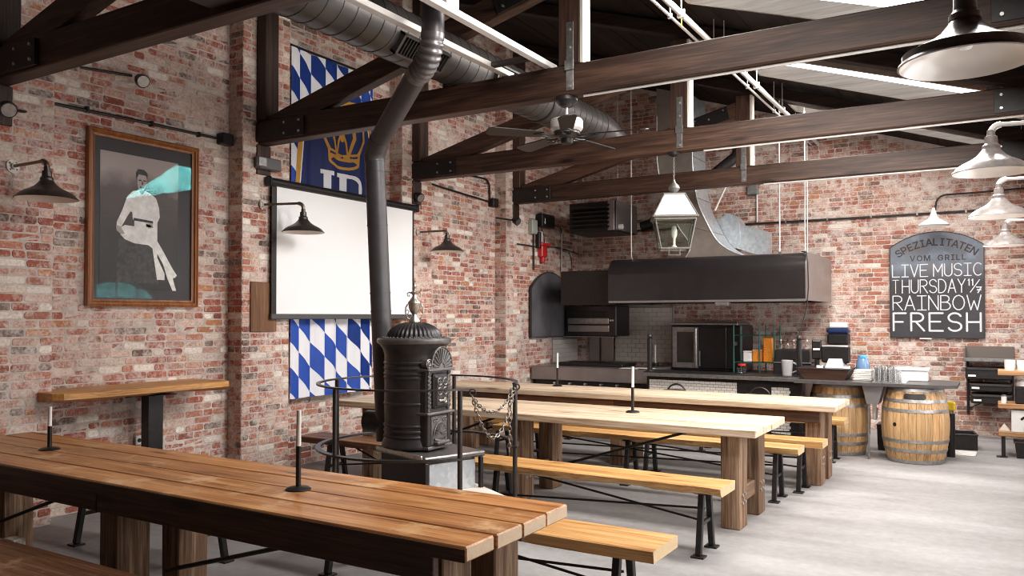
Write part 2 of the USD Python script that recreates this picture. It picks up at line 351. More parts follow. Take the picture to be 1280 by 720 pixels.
for k, (a, b) in enumerate(WIN):
    w = struct(f'window_{k + 1}')
    Mw = frame((XR + .16, 0, 0), (0, 1, 0), (0, 0, 1))
    A = arch(a, b, W0, W1)
    MB().prism(A.difference(A.buffer(-.05)), .06, Mw).build('window_frame', M['white'], w, smooth=False)
    inner = A.buffer(-.05); n = 4
    bars = MB()
    for i in range(1, n): bars.prism(inner.intersection(sbox(a + (b - a) * i / n - .012, 0, a + (b - a) * i / n + .012, 9)), .04, Mw)
    for zz in (1.15, 1.55, 1.95): bars.prism(inner.intersection(sbox(a, zz - .012, b, zz + .012)), .04, Mw)
    bars.build('glazing_bar', M['white'], w, smooth=False)
    for i in range(n):
        for z0, z1 in ((0, 1.15), (1.15, 1.55), (1.55, 1.95), (1.95, 9)):
            q = inner.intersection(sbox(a + (b - a) * i / n + .012, z0 + .012, a + (b - a) * (i + 1) / n - .012, z1 - .012))
            if q.area > .002: MB().prism(q, .006, frame((XR + .19, 0, 0), (0, 1, 0), (0, 0, 1))).build('pane', M['windowpane'], w, smooth=False)
wf = struct('wall_front')
MB().box((XL - .3, YF - .3, 0), (XR + .3, YF, roof_z(XL))).build('masonry', M['brick_far'], wf, smooth=False)

# roof: boards on the slope, six roof lights with pale wells
ce = struct('ceiling')
SX0, SX1 = -2.33, 0.22
LIGHTS = [(8.36 - 2.475 * k, 9.31 - 2.475 * k) for k in (0, 1)] + [(3.82, 4.36), (10.74, 11.2)]
def slab(mb, x0, x1, y0, y1, lift=0.0, t=.06):
    v = [(x, y, roof_z(x) + lift + dz) for x in (x0, x1) for y in (y0, y1) for dz in (0, t)]
    return mb.add(v, [[0, 1, 3, 2], [4, 6, 7, 5], [0, 4, 5, 1], [2, 3, 7, 6], [0, 2, 6, 4], [1, 5, 7, 3]])
def board_run(x0, x1, y0, y1, w=.24):
    n = max(1, round((x1 - x0) / w))
    for i in range(n):
        slab(MB(), x0 + (x1 - x0) * i / n + .003, x0 + (x1 - x0) * (i + 1) / n - .003, y0, y1, rng.uniform(0, .006), .04).build('roof_board', M['roof'], ce, smooth=False)
board_run(XL - .3, SX0, YF - .3, YB + .3)
board_run(SX1, XR + .35, YF - .3, YB + .3)
edges = sorted([YF - .3, YB + .3] + [e for l in LIGHTS for e in l])
for a, b in zip(edges[0::2], edges[1::2]): board_run(SX0, SX1, a, b)
slab(MB(), XL - .3, SX0, YF - .3, YB + .3, .06, .04).build('roof_deck', M['roof'], ce, smooth=False)
slab(MB(), SX1, XR + .35, YF - .3, YB + .3, .06, .04).build('roof_deck', M['roof'], ce, smooth=False)
for a, b in zip(edges[0::2], edges[1::2]): slab(MB(), SX0, SX1, a, b, .06, .04).build('roof_deck', M['roof'], ce, smooth=False)
WELL = -.012
for k, (a, b) in enumerate(LIGHTS):
    w = struct(f'window_{k + 5}')
    for x0, x1, y0, y1, mm in ((SX0, SX1, b - .03, b, 'wellwood'), (SX0, SX1, a, a + .03, 'wellwood'), (SX0, SX0 + .03, a + .03, b - .03, 'wellwood'), (SX1 - .03, SX1, a + .03, b - .03, 'wellwood')):
        slab(MB(), x0, x1, y0, y1, -.17, WELL + .17).build('well_board', M[mm], w, smooth=False)
    slab(MB(), SX0, SX1, a, b, WELL, .012).build('pane', M['pane'], w, smooth=False)
    dl = UsdLux.RectLight.Define(stage, f'/World/roof_daylight_{k + 1:03d}')
    xm, ym = (SX0 + SX1) / 2, (a + b) / 2; Ld = frame((xm, ym, roof_z(xm) - .17), (1, 0, -.326), (0, 1, 0))
    dl.AddTransformOp().Set(Gf.Matrix4d(*Ld[:3, 0], 0, *Ld[:3, 1], 0, *Ld[:3, 2], 0, *Ld[:3, 3], 1))
    dl.CreateWidthAttr((SX1 - SX0) * 1.05 - .08); dl.CreateHeightAttr(b - a - .08); dl.CreateIntensityAttr(DAYLIGHT); dl.CreateColorAttr(Gf.Vec3f(1.0, 0.965, 0.92))
# ------------------------------------------------------------ roof trusses
CB, CT, CW = 3.35, 3.585, .14             # bottom chord: underside, top, thickness
def bolts(mb, pts, ny=-1, r=.012, axis=1):
    return [(p, [p[0], p[1] + ny * .014, p[2]]) for p in pts]
M['rafter'] = wood('shade_dark_rafter', (0.008, 0.005, 0.004), (0.017, 0.01, 0.008), (0.03, 0.018, 0.013), 'x', 0.7, 0.2)  # timber darkened here: the shade under the roof is put into its colour
def truss(y, label):
    t = thing('roof_truss', label, 'roof truss', 'dark timber roof trusses')
    y0, y1 = y, y + CW
    MB().box((-6.53, y0, CB), (.5, y1, CT), .008).build('bottom_chord', M['beam'], t)
    # rafter under the roof slope
    x0, x1 = -6.5, .48
    L = math.hypot(x1 - x0, .326 * (x1 - x0))
    Mr = frame((x0, y0, roof_z(x0) - .02), (1, 0, -.326), (0, 1, 0))
    MB().box((0, 0, -.135), (L, CW, 0), .008, Mr).build('rafter', M['rafter'], t)
    MB().box((-6.53, y0 - .02, CT), (-6.23, y1 + .02, roof_z(-6.23) - .17), .008).build('end_post', M['beam_z'], t)
    MB().box((-6.53, y0 - .02, 3.05), (-6.34, y1 + .02, CB - .001), .006).build('corbel', M['beam_z'], t)
    MB().box((-2.945, y0, CT), (-2.765, y1, roof_z(-2.76) - .17), .006).build('king_post', M['beam_z'], t)
    MB().box((-2.763, y0 + .005, CT + .002), (-2.735, y1 - .005, roof_z(-2.735) - .17), .003).build('king_post_facing', M['lit_post_side'], t)  # added pale board: light on this side of the post, put in as colour
    MB().box((-.09, y0, CT), (.03, y1, roof_z(.03) - .17), .005).build('heel_post', M['beam_z'], t)
    # diagonal from the wall end up to the king post
    a, b = np.array([-6.225, CT + .03]), np.array([-2.955, 4.44])
    d = (b - a) / np.linalg.norm(b - a)
    MB().box((0, 0, -.2), (np.linalg.norm(b - a), CW - .02, 0), .006, frame((a[0], y0 + .01, a[1]), (d[0], 0, d[1]), (0, 1, 0))).build('diagonal_brace', M['beam'], t)
    # iron: strap on the king post, plates at the heel, at the brace head and foot
    s = MB().box((-2.875, y0 - .008, CB + .03), (-2.81, y0, CT + .33), .002); s.box((-2.882, y0 - .022, CT - .05), (-2.803, y0 - .008, CT + .03), .002)
    sp = s.build('strap', M['steel'], t)
    [MB().cyl(p_, q_, .012, 8).build('bolt', M['bolt'], sp) for p_, q_ in bolts(None, [(-2.843, y0 - .008, z) for z in (CB + .06, CT + .13, CT + .27)])]
    hp = MB().box((-.03, y0 - .008, CB + .02), (.46, y0, CT - .02), .002).build('heel_plate', M['black'], t)
    [MB().cyl(p_, q_, .012, 8).build('bolt', M['bolt'], hp) for p_, q_ in bolts(None, [(-.005 + .03, y0 - .008, z) for z in (CB + .06, CT - .06)] + [(.4, y0 - .008, z) for z in (CB + .06, CT - .06)])]
    wp = MB().box((-6.5, y0 - .028, CB + .02), (-5.7, y0, CT - .03), .002).build('wall_plate', M['black'], t)
    [MB().cyl(p_, q_, .012, 8).build('bolt', M['bolt'], wp) for p_, q_ in bolts(None, [(x, y0 - .028, z) for x in (-6.4, -5.95, -5.75) for z in (CB + .06, CT - .07)])]
    dL = np.linalg.norm(b - a); Bm = frame((a[0], y0 + .01, a[1]), (d[0], 0, d[1]), (0, 1, 0))
    bp = MB().box((dL - .62, -.02, -.19), (dL - .12, -.001, -.01), .002, Bm).build('brace_plate', M['black'], t)
    bolts_ = [np.array(Bm @ np.array([dL - e, -.02, z, 1]))[:3] for e, z in ((.57, -.05), (.55, -.15), (.38, -.1), (.17, -.05))]
    [MB().cyl(p_, q_, .012, 8).build('bolt', M['bolt'], bp) for p_, q_ in bolts(None, bolts_)]
    return t
for y, l in ((3.05, 'dark timber roof truss crossing over the long orange-brown table and the framed photograph'),
             (5.56, 'dark timber roof truss with the ceiling fan hung under its long beam'),
             (8.06, 'dark timber roof truss with the glass lantern hung under its long beam'),
             (10.52, 'dark timber roof truss in front of the kitchen hood, closest to the back brick wall')):
    truss(y, l)
truss(.57, 'dark timber roof truss behind the camera side of the long orange-brown table')

# ------------------------------------------------------------ tables and benches
def planks(t, x0, x1, y0, y1, z0, z1, n, mt, wob=0.0, nm='tabletop_plank'):
    w = (y1 - y0) / n
    for i in range(n):
        e = rng.uniform(-wob, wob)
        MB().box((x0, y0 + w * i + .0022, z0), (x1 + e, y0 + w * (i + 1) - .0022, z1 + rng.uniform(-.002, .002)), .006).build(nm, mt, t)
def table(label, x0, x1, y0, y1, legs, n, mt, lw=.15, ld=.2, apron=False, tie=True):
    t = thing('long_table', label, 'table', 'long beer hall tables')
    planks(t, x0, x1, y0, y1, .72, .78, n, mt, .006)
    for cx in legs:
        for a, b in ((y0 + .11, y0 + .11 + ld), (y1 - .11 - ld, y1 - .11)):
            MB().box((cx - lw / 2, a, 0), (cx + lw / 2, b, .718), .007).build('leg', M['leg'], t)
        if tie: MB().box((cx - .045, y0 + .11 + ld + .001, .17), (cx + .045, y1 - .11 - ld - .001, .29), .006).build('stretcher', M['leg_y'], t)
        for a in (y0 + .11 + .05, y1 - .11 - ld + .05):
            for dy in (0, .07) if tie else ():
                for z in (.2, .26): MB().cyl((cx + lw / 2, a + dy, z), (cx + lw / 2 + .012, a + dy, z), .012, 8).build('bolt', M['bolt'], t)
    if apron:
        for c0, c1 in zip(legs[:-1], legs[1:]):
            for ya in (y0 + .045, y1 - .085): MB().box((c0 + .002 - (lw / 2 if c0 == legs[0] else 0), ya, .605), (c1 - .002 + (lw / 2 if c1 == legs[-1] else 0), ya + .04, .718), .004).build('apron', M['apron'], t)
    br = MB()
    for c0, c1 in zip(legs[:-1], legs[1:]):
        ym = (y0 + y1) / 2
        br.cyl((c0 + .09, ym, .22), (c1 - .3, ym, .715), .012, 8)
    br.build('brace_rod', M['black'], t)
    return t
M['apron'] = wood('dark_brown_apron', (.03, .013, .007), (.075, .034, .018), (.14, .065, .035), 'x', .55)
T1 = table('long orange-brown plank table with the wide pale end, closest to the camera', -6.05, -1.668, 2.435, 3.228, (-5.9, -4.04, -1.93), 4, M['table'], apron=True, tie=False)
MB().box((-6.02, 3.0, 0), (-5.70, 3.25 - .335, .11), .006).build('foot_block', M['whitewood'], T1)
MB().box((-6.05, 2.427, .722), (-1.672, 2.4345, .772), .002).build('dark_edge_strip', M['apron'], T1)  # added strip: the shade on the near plank edge as dark colour
T2 = table('long pale grey-brown table behind the iron stove, one post stand on it', -5.75, -1.55, 6.02, 6.99, (-5.4, -3.68, -1.77), 4, M['table_pale'])
T3 = table('long table closest to the kitchen bar, its pale planks sunlit', -6.1, -1.325, 8.03, 8.84, (-5.6, -3.6, -1.55), 4, M['table_pale'], apron=True)

def live_plank(x0, x1, y0, y1, z0, z1, rough, seed):
    """plank with wavy sawn or bark edge along its near and far sides"""
    n = max(12, int((x1 - x0) / .09)); xs = np.linspace(x0, x1, n)
    q = np.stack([xs * 2.1, np.full(n, seed * 3.7), np.zeros(n)], -1); q2 = q * 4.3
    w1 = (meshkit.noise(q, seed) - .5) * .06 * rough + (meshkit.noise(q2, seed + 3) - .5) * .04 * rough
    w2 = (meshkit.noise(q + 9, seed + 5) - .5) * .05 * rough
    lo = (meshkit.noise(q2 + 4, seed + 9)) * .03 * rough + np.clip(meshkit.noise(q * 1.7 + 7, seed + 2) - .52, 0, 1) * .14 * rough
    ring = lambda i: [(xs[i], y0 + w1[i], z1 - .004), (xs[i], y0 + w1[i] + .006, z1), (xs[i], y1 + w2[i] - .006, z1), (xs[i], y1 + w2[i], z1 - .004), (xs[i], y1 + w2[i] - .01 * rough, z0), (xs[i], y0 + w1[i] + .022 * rough + lo[i], z0), (xs[i], y0 + w1[i] + .004 + lo[i] * .3, z0 + .02)]
    v = [p for i in range(n) for p in ring(i)]; f = []
    for i in range(n - 1):
        for k in range(7): f.append([i * 7 + k, i * 7 + (k + 1) % 7, (i + 1) * 7 + (k + 1) % 7, (i + 1) * 7 + k])
    tri = np.vstack([[[a[0], a[3], a[2]], [a[0], a[2], a[1]]] for a in f])
    e = (n - 1) * 7
    caps = [[0, k, k + 1] for k in range(1, 6)] + [[e, e + k + 1, e + k] for k in range(1, 6)]
    return MB().add(v, np.vstack([tri, caps]))
def bench(label, x0, x1, y0, y1, mt, rough, seed, pairs=None, zt=.48, th=.062):
    t = thing('plank_bench', label, 'bench', 'plank benches on black steel legs')
    live_plank(x0, x1, y0, y1, zt - th, zt, rough, seed).build('seat', mt, t, smooth=25)
    ym = (y0 + y1) / 2; zb = zt - th
    pairs = pairs or (x0 + .32, x1 - .16)
    for px_ in pairs:
        for sg in (-1, 1):
            a, b = np.array([px_, ym + sg * .075, zb - .003]), np.array([px_, ym + sg * .145, .012])
            d = (b - a) / np.linalg.norm(b - a)
            l = MB().box((-.02, -.02, 0), (.02, .02, np.linalg.norm(b - a)), .004, frame(a, (1, 0, 0), np.cross(d, (1, 0, 0)))).build('leg', M['black'], t)
            MB().box((px_ - .045, b[1] - .04, 0), (px_ + .045, b[1] + .04, .012), .002).build('foot_plate', M['black'], l)
        MB().box((px_ - .012, ym - .1, .2), (px_ + .012, ym + .1, .225), .002).build('crossbar', M['black'], t)
        MB().box((px_ - .05, ym - .1, zb - .006), (px_ + .05, ym + .1, zb), .001).build('seat_plate', M['black'], t)
    m = MB(); xm = (pairs[0] + pairs[-1]) / 2
    m.cyl((pairs[0], ym, .21), (pairs[-1], ym, .30), .008, 8); m.cyl((pairs[-1], ym, .21), (pairs[0] + .2, ym, zb - .01), .008, 8)
    m.build('brace_rod', M['black'], t)
    return t
bench('honey-coloured plank bench with square sawn end, behind the long orange-brown table', -3.95, -1.45, 3.71, 4.06, M['bench'], .12, 3, (-3.62, -1.68))
bench('long live-edged honey bench along the near side of the pale table by the stove', -3.72, -1.59, 5.28, 5.63, M['bench'], 1.0, 5)
bench('brown plank bench at the wall end of the pale table, behind the stove guard rail', -5.75, -4.5, 5.55, 5.88, M['bench_dark'], .5, 8)
bench('bark-edged bench along the kitchen side of the pale table, behind its square legs', -4.6, -1.5, 7.22, 7.5, M['bench'], 1.0, 12, (-4.2, -3.1, -1.7))
bench('square-edged honey bench along the near side of the table by the kitchen bar', -5.2, -1.39, 7.74, 8.0, M['bench'], .15, 15, (-4.9, -3.1, -1.6))
bench('plank bench on the far side of the table by the kitchen bar, facing the barrels', -5.2, -1.48, 9.5, 9.82, M['bench'], .2, 18, (-4.9, -3.1, -1.62))
bench('dark reddish worn plank bench in front of the long orange-brown table', -5.9, -2.95, 1.86, 2.2, M['bench_dark'], .3, 21)
bench('dark plank bench between the long orange-brown table and the wall shelf', -5.85, -4.2, 3.3, 3.6, M['bench_dark'], .2, 24, (-5.62, -4.4))
# ------------------------------------------------------------ things on the long brick wall
M['frame'] = wood('orange_frame_wood', (0.14, 0.042, 0.012), (0.27, 0.09, 0.025), (0.38, 0.15, 0.045), 'z', 0.3, 0.5, var=0.05)
M['mat_board'] = plain('dark_mat_board', (0.05, 0.042, 0.044), 0.6)
M['print_dark'] = mat('print_backdrop', {'g': ('geometry', {}), 's': ('separate_xyz', {}), 'm': ('map_range', {'from_min': 1.9, 'from_max': 3.05, 'to_min': 0, 'to_max': 1}), 'n': ('noise_texture', {'scale': 5.0, 'detail': 4.0}), 'ad': ('math', {'math_type': 'multiply_add', 'value2': 0.25}),
    'r': ('rgb_ramp', {'ramp': [(0.15, (0.022, 0.017, 0.017)), (0.5, (0.035, 0.024, 0.023)), (0.85, (0.10, 0.07, 0.066)), (1.05, (0.5, 0.41, 0.385))]}), 'p': ('principled_bsdf', {'roughness': 0.5})},
    [('g.position', 's.vector'), ('s.z', 'm.value'), ('g.position', 'n.vector'), ('n.fac', 'ad.value1'), ('m.result', 'ad.value3'), ('ad.value', 'r.fac'), ('r.color', 'p.base_color')])
M['print_light'] = plain('print_white_cloth', (0.86, 0.80, 0.77), 0.5, noise=0.18, scale=18)
M['print_mid'] = plain('print_grey', (0.30, 0.25, 0.235), 0.5, noise=0.3, scale=30)
M['print_skin'] = plain('print_skin', (0.42, 0.35, 0.33), 0.5, noise=0.2, scale=60)
M['print_black'] = plain('print_black', (0.018, 0.014, 0.014), 0.5)
M['print_block'] = plain('print_stone', (0.045, 0.036, 0.035), 0.5, noise=0.7, scale=25)
M['clear'] = mat('picture_glass', {'t': ('transparent_bsdf', {}), 'g': ('glossy_bsdf', {'roughness': 0.01, 'color': (0.06, 0.26, 0.26)}), 'f': ('layer_weight', {'blend': 0.5}), 'pw': ('math', {'math_type': 'power', 'value2': 4.0}), 'ma': ('math', {'math_type': 'multiply_add', 'value2': 0.7, 'value3': 0.025}), 'm': ('mix_closure', {})}, [('f.facing', 'pw.value1'), ('pw.value', 'ma.value1'), ('ma.value', 'm.fac'), ('t.BSDF', 'm.closure1'), ('g.BSDF', 'm.closure2')], surface='m.closure')

fr = thing('framed_photograph', 'old photograph of a man in white, in an orange-brown wooden frame on the brick wall', 'picture')
FY0, FY1, FZ0, FZ1 = 3.9, 4.98, 1.71, 3.22
fw, xw = .062, -6.55
prof = [(0, 0), (0, .05), (.012, .055), (.02, .048), (.034, .05), (.044, .036), (.062, .03), (.062, 0)]
def mitred(y0, z0, y1, z1, inw):
    d = np.array([y1 - y0, z1 - z0]); L = np.linalg.norm(d); d /= L; nrm = np.array(inw, float)
    v = []
    for e in (0, 1):
        for (w, t) in prof:
            s = w if e == 0 else L - w
            q = np.array([y0, z0]) + d * s + nrm * w; v.append((xw + t, q[0], q[1]))
    k = len(prof); f = [[i, (i + 1) % k, k + (i + 1) % k, k + i] for i in range(k)]
    mb = MB().add(v, f)
    mb.add(v[:k], [[0, i, i + 1] for i in range(1, k - 1)]); mb.add(v[k:], [[0, i + 1, i] for i in range(1, k - 1)])
    return mb
for a, b, c, d, n in ((FY0, FZ0, FY1, FZ0, (0, 1)), (FY1, FZ0, FY1, FZ1, (-1, 0)), (FY1, FZ1, FY0, FZ1, (0, -1)), (FY0, FZ1, FY0, FZ0, (1, 0))):
    mitred(a, b, c, d, n).build('frame_rail', M['frame'], fr, smooth=20)
MB().box((xw, FY0 + .03, FZ0 + .03), (xw + .012, FY1 - .03, FZ1 - .03)).build('mat_board', M['mat_board'], fr, smooth=False)
pr = MB().box((xw + .0125, 4.02, 1.86), (xw + .0145, 4.78, 3.045)).build('photograph', M['print_dark'], fr, smooth=False)
# flat shapes of the print, in print units: u across (0..1 = 4.02..4.78), w up (0..1)
def P(pts): return Polygon([(4.02 + .76 * u, 1.86 + 1.185 * w) for u, w in pts]).buffer(.012).buffer(-.012)
def flat(name, mt, layer, *polys):
    m = MB()
    for q in polys: m.prism(q if hasattr(q, 'area') else P(q), .0006, frame((xw + .0148 + .0007 * layer, 0, 0), (0, 1, 0), (0, 0, 1)))
    m.build(name, mt, pr, smooth=False)
flat('printed_block', M['print_block'], 0, [(.23, .40), (.72, .37), (.74, .05), (.2, .05)])
flat('printed_trousers', M['print_light'], 1, [(.42, .56), (.64, .57), (.72, .54), (.72, .25), (.82, .13), (.82, .08), (.72, .08), (.64, .38), (.42, .40)])
flat('printed_carcass', M['print_light'], 3, [(.22, .44), (.30, .475), (.45, .47), (.58, .455), (.68, .41), (.78, .32), (.88, .22), (.93, .17), (.99, .12), (.96, .10), (.92, .12), (.98, .0), (.93, .0), (.86, .09), (.80, .2), (.70, .3), (.60, .34), (.42, .345), (.30, .37), (.25, .40)], )
flat('printed_shirt', M['print_light'], 2, [(.47, .745), (.40, .735), (.33, .69), (.27, .585), (.20, .49), (.205, .455), (.26, .46), (.33, .54), (.39, .60), (.40, .52), (.66, .52), (.66, .50), (.70, .49), (.75, .56), (.74, .63), (.70, .70), (.62, .735), (.56, .745), (.52, .715)])
flat('printed_belt', M['print_black'], 4, [(.41, .535), (.66, .525), (.66, .507), (.41, .515)], [(.57, .50), (.64, .49), (.63, .475), (.57, .478)])
flat('printed_hand', M['print_skin'], 4, [(.19, .47), (.25, .46), (.30, .41), (.25, .405), (.20, .43)], [(.57, .50), (.65, .51), (.66, .475), (.6, .465)])
flat('printed_head', M['print_skin'], 3, [(.455, .86), (.45, .80), (.465, .755), (.50, .735), (.54, .745), (.57, .79), (.575, .85), (.52, .885)])
flat('printed_hair', M['print_black'], 4, [(.44, .83), (.44, .875), (.47, .905), (.54, .905), (.585, .88), (.58, .83), (.565, .862), (.47, .866)], [(.485, .775), (.55, .775), (.545, .762), (.49, .762)])
flat('printed_features', M['print_black'], 5, [(.47, .826), (.505, .826), (.505, .817), (.47, .817)], [(.53, .826), (.563, .826), (.563, .817), (.53, .817)], [(.512, .818), (.522, .818), (.526, .79), (.508, .79)])
MB().box((xw + .024, FY0 + .045, FZ0 + .045), (xw + .0265, FY1 - .045, FZ1 - .045)).build('glass', M['clear'], fr, smooth=False)

# barn lamps on arms
M['shade_dark'] = plain('dark_bronze_enamel', (0.055, 0.042, 0.036), 0.32, 0.3, noise=0.35, scale=40)
M['shade_lit'] = plain('lit_grey_enamel', (0.20, 0.175, 0.165), 0.28, 0.25, noise=0.25, scale=30)  # dark enamel made paler: skylight falling on these shades is in the colour
M['enamel'] = plain('cream_enamel', (0.72, 0.64, 0.57), 0.22)
M['enamel_white'] = plain('white_enamel', (0.82, 0.78, 0.73), 0.22)
M['brass'] = plain('aged_brass_pipe', (0.23, 0.17, 0.12), 0.38, 0.8, noise=0.3, scale=50)
M['pale_pipe'] = plain('pale_painted_pipe', (0.55, 0.52, 0.49), 0.4, 0.2)
M['flange'] = plain('pale_flange', (0.62, 0.57, 0.51), 0.5, 0.1, noise=0.15, scale=60)
M['bulb'] = plain('frosted_bulb', (0.8, 0.76, 0.7), 0.3)
def barn_lamp(label, base, tip, zrim, R=.21, shade=None, pipe=None, lining=None, group='barn lamps on pipe arms', drop=True, H=.155):
    """base: flange centre on the wall; tip: (x, y) above the shade's axis"""
    t = thing('barn_lamp', label, 'lamp', group)
    shade, pipe, lining = shade or M['shade_dark'], pipe or M['brass'], lining or M['enamel']
    b = np.array(base, float); e = np.array([tip[0], tip[1], b[2] + .015]); d = (e - b) / np.linalg.norm(e - b)
    zt = zrim + H + .085
    mb = MB().cyl(b, b + d * .012, .052, 20); mb.cyl(b + d * .012, b + d * .03, .024, 14)
    f_l = mb.build('flange', M['flange'], t)
    sd = np.cross(d, (0, 0, 1)); s = MB()
    for a in range(4): 
        o = b + d * .012 + .036 * (math.cos(a * PI / 2 + .7) * sd + math.sin(a * PI / 2 + .7) * np.array([0, 0, 1])); s.cyl(o, o + d * .004, .006, 6)
    s.build('screw', M['black'], f_l)
    bend = arc(e + np.array([0, 0, -.05]) - d * .05, .05, PI / 2, 0, 6, d, (0, 0, 1))
    MB().tube([b + d * .02, e - d * .07] + bend + [np.array([e[0], e[1], zt])], .0125, 10).build('arm', pipe, t)
    MB().tube(arc(e + np.array([0, 0, -.05]) - d * .05, .05, PI / 2, 0, 6, d, (0, 0, 1)), .019, 10).build('elbow', pipe, t)
    c = (tip[0], tip[1], zrim)
    MB().lathe([(.0, H + .088), (.02, H + .085), (.022, H + .055), (.032, H + .05), (.034, H + .01), (.046, H - .004), (.046, H - .022)], c, 20).build('socket', shade, t)
    out = [(.046, H - .02), (.056, H - .035), (.078, H - .06), (.112, H - .082), (.15, H - .1), (.18, .036), (R - .012, .015), (R - .001, .006), (R + .002, 0), (R - .004, -.002)]
    out = [(r * R / .21 if r < R - .02 else r, z) for r, z in out]
    MB().lathe(out, c, 40).build('shade', shade, t, smooth=50)
    MB().lathe([(R - .004, -.002), (R - .014, .009)] + [(max(r - .004, .001) * R / .21, z - .006) for r, z in ((.18, .036), (.15, H - .1), (.112, H - .082), (.078, H - .06), (.05, H - .035))] + [(.001, H - .03)], c, 40).build('shade_lining', lining, t, smooth=50)
    MB().lathe([(.001, H - .115), (.018, H - .11), (.03, H - .09), (.031, H - .075), (.02, H - .05), (.014, H - .03)], c, 16).build('bulb', M['bulb'], t)
    return t
barn_lamp('dark barn lamp on a pipe arm beside the framed photograph, in front of bare brick', (XP, 3.22, 2.754), (-5.98, 3.27), 2.485)
barn_lamp('dark barn lamp hanging in front of the white projection screen', (XP, 5.612, 2.75), (-6.0, 5.835), 2.47)
barn_lamp('small-looking dark barn lamp between the projection screen and the brick pier', (XP, 8.16, 2.70), (-6.0, 8.305), 2.45)

# small black fittings on bars, conduits, boxes
def spot(label, a, b, head):
    t = thing('wall_spotlight', label, 'spotlight')
    MB().cyl(a, b, .012, 8).build('bar', M['black'], t)
    d = np.array([.5, -.1, -.25]); d /= np.linalg.norm(d); h = np.array(head, float)
    MB().tube([h - d * .05, h - d * .02, h + d * .05, h + d * .06], [.03, .05, .062, .058], 14).build('head', M['black'], t)
    MB().tube([h + d * .058, h + d * .062], .05, 14).build('lens', M['steel'], t)
    return t
spot('black spotlight on a short bar, high on the brick above the framed photograph', (-6.54, 3.85, 3.70), (-6.45, 4.25, 3.72), (-6.4, 4.3, 3.69))
spot('black spotlight with silver lens on a short bar above the lamp by the picture', (-6.3, 3.2, 3.17), (-6.54, 3.62, 3.235), (-6.25, 3.12, 3.16))
spot('black spotlight on a short bar above the end of the projection screen', (-6.3, 8.1, 3.14), (-6.54, 8.45, 3.14), (-6.3, 8.09, 3.145))
spot('black spotlight on a bar on the pier beside the kitchen', (-6.34, 10.0, 3.08), (-6.25, 10.33, 3.07), (-6.22, 10.36, 3.07))
cd = thing('wall_conduit', 'black conduit run along the brick above the framed photograph to the first pier', 'pipe')
MB().tube([(-6.535, 3.545, 3.56), (-6.535, 3.55, 3.37), (-6.535, 3.58, 3.345), (-6.535, 4.4, 3.36), (-6.535, 5.2, 3.365)], .014, 8).build('pipe', M['black'], cd)
MB().box((-6.56, 5.22, 3.31), (-6.46, 5.36, 3.42), .01).build('junction_box', M['black'], cd)
for y in (3.9, 4.5, 5.0): MB().box((-6.56, y - .012, 3.338), (-6.515, y + .012, 3.385), .003).build('clip', M['black'], cd)
cd = thing('wall_conduit', 'black conduit with a gooseneck above the projection screen, ending at the kitchen pier', 'pipe')
MB().tube([(-6.53, 8.47, 3.42), (-6.53, 9.0, 3.39), (-6.53, 10.2, 3.34)], .014, 8).build('pipe', M['black'], cd)
MB().tube([(-6.53, 9.55, 3.66), (-6.53, 9.9, 3.67)] + arc((-6.53, 10.0, 3.55), .12, PI / 2, 0, 7, (0, 1, 0), (0, 0, 1)) + [(-6.53, 10.13, 3.36)], .014, 8).build('gooseneck', M['black'], cd)
MB().box((-6.56, 10.12, 3.27), (-6.46, 10.27, 3.40), .01).build('junction_box', M['black'], cd)
eb = thing('emergency_light', 'small grey emergency light box on the pier above the projection screen', 'light box')
MB().box((-6.36, 5.51, 3.10), (-6.27, 5.80, 3.22), .012).build('housing', plain('dark_grey_plastic', (0.10, 0.095, 0.095), 0.4), eb)
MB().box((-6.30, 5.49, 3.115), (-6.262, 5.60, 3.215), .008).build('lens', M['steel'], eb)
ol = thing('wall_outlet', 'white double outlet plate low on the brick under the wall shelf', 'outlet')
MB().box((-6.56, 4.37, .485), (-6.535, 4.49, .565), .004).build('plate', M['white'], ol)
for y in (4.405, 4.455): MB().cyl((-6.536, y, .525), (-6.531, y, .525), .018, 14).build('socket', M['black'], ol)
MB().box((-6.36, 5.47, 1.47), (-6.335, 5.80, 1.97), .004).build('wood_panel', wood('rusty_brown_panel', (0.10, 0.042, 0.018), (0.17, 0.075, 0.032), (0.25, 0.12, 0.055), 'z', .6), tag(UsdGeom.Xform.Define(stage, free('wall_panel')).GetPrim(), 'rust-brown flat panel on the brick pier beside the lower edge of the screen', 'panel'))

# wall shelf on one post
sh = thing('wall_shelf', 'orange live-edged drink shelf along the brick wall on one black post', 'shelf')
n = 30; ys = np.linspace(3.42, 4.97, n); v = []; f = []
for i, y in enumerate(ys):
    xf = -6.06 + (meshkit.noise(np.array([y * 2.3, 0, 0]), 3) - .5) * .05 + (meshkit.noise(np.array([y * 9, 0, 0]), 4) - .5) * .02
    if i == 0: xf -= .06
    lo = meshkit.noise(np.array([y * 6, 2, 0]), 6) * .02
    v += [(-6.55, y, 1.035), (xf - .006, y, 1.035), (xf, y, 1.028), (xf + .004, y, .985), (xf - .03, y, .955 + lo), (-6.55, y, .955)]
for i in range(n - 1):
    for k in range(6): f.append([i * 6 + k, (i + 1) * 6 + k, (i + 1) * 6 + (k + 1) % 6, i * 6 + (k + 1) % 6])
mb = MB().add(v, f); mb.add(v[:6], [[0, i, i + 1] for i in range(1, 5)]); mb.add(v[-6:], [[0, i + 1, i] for i in range(1, 5)])
mb.build('shelf_board', wood('orange_shelf_wood', (0.22, 0.085, 0.018), (0.46, 0.21, 0.055), (0.6, 0.33, 0.11), 'y', .4, .45), sh, smooth=25)
MB().box((-6.36, 4.30, 0), (-6.26, 4.45, .953), .006).build('post', M['black'], sh)
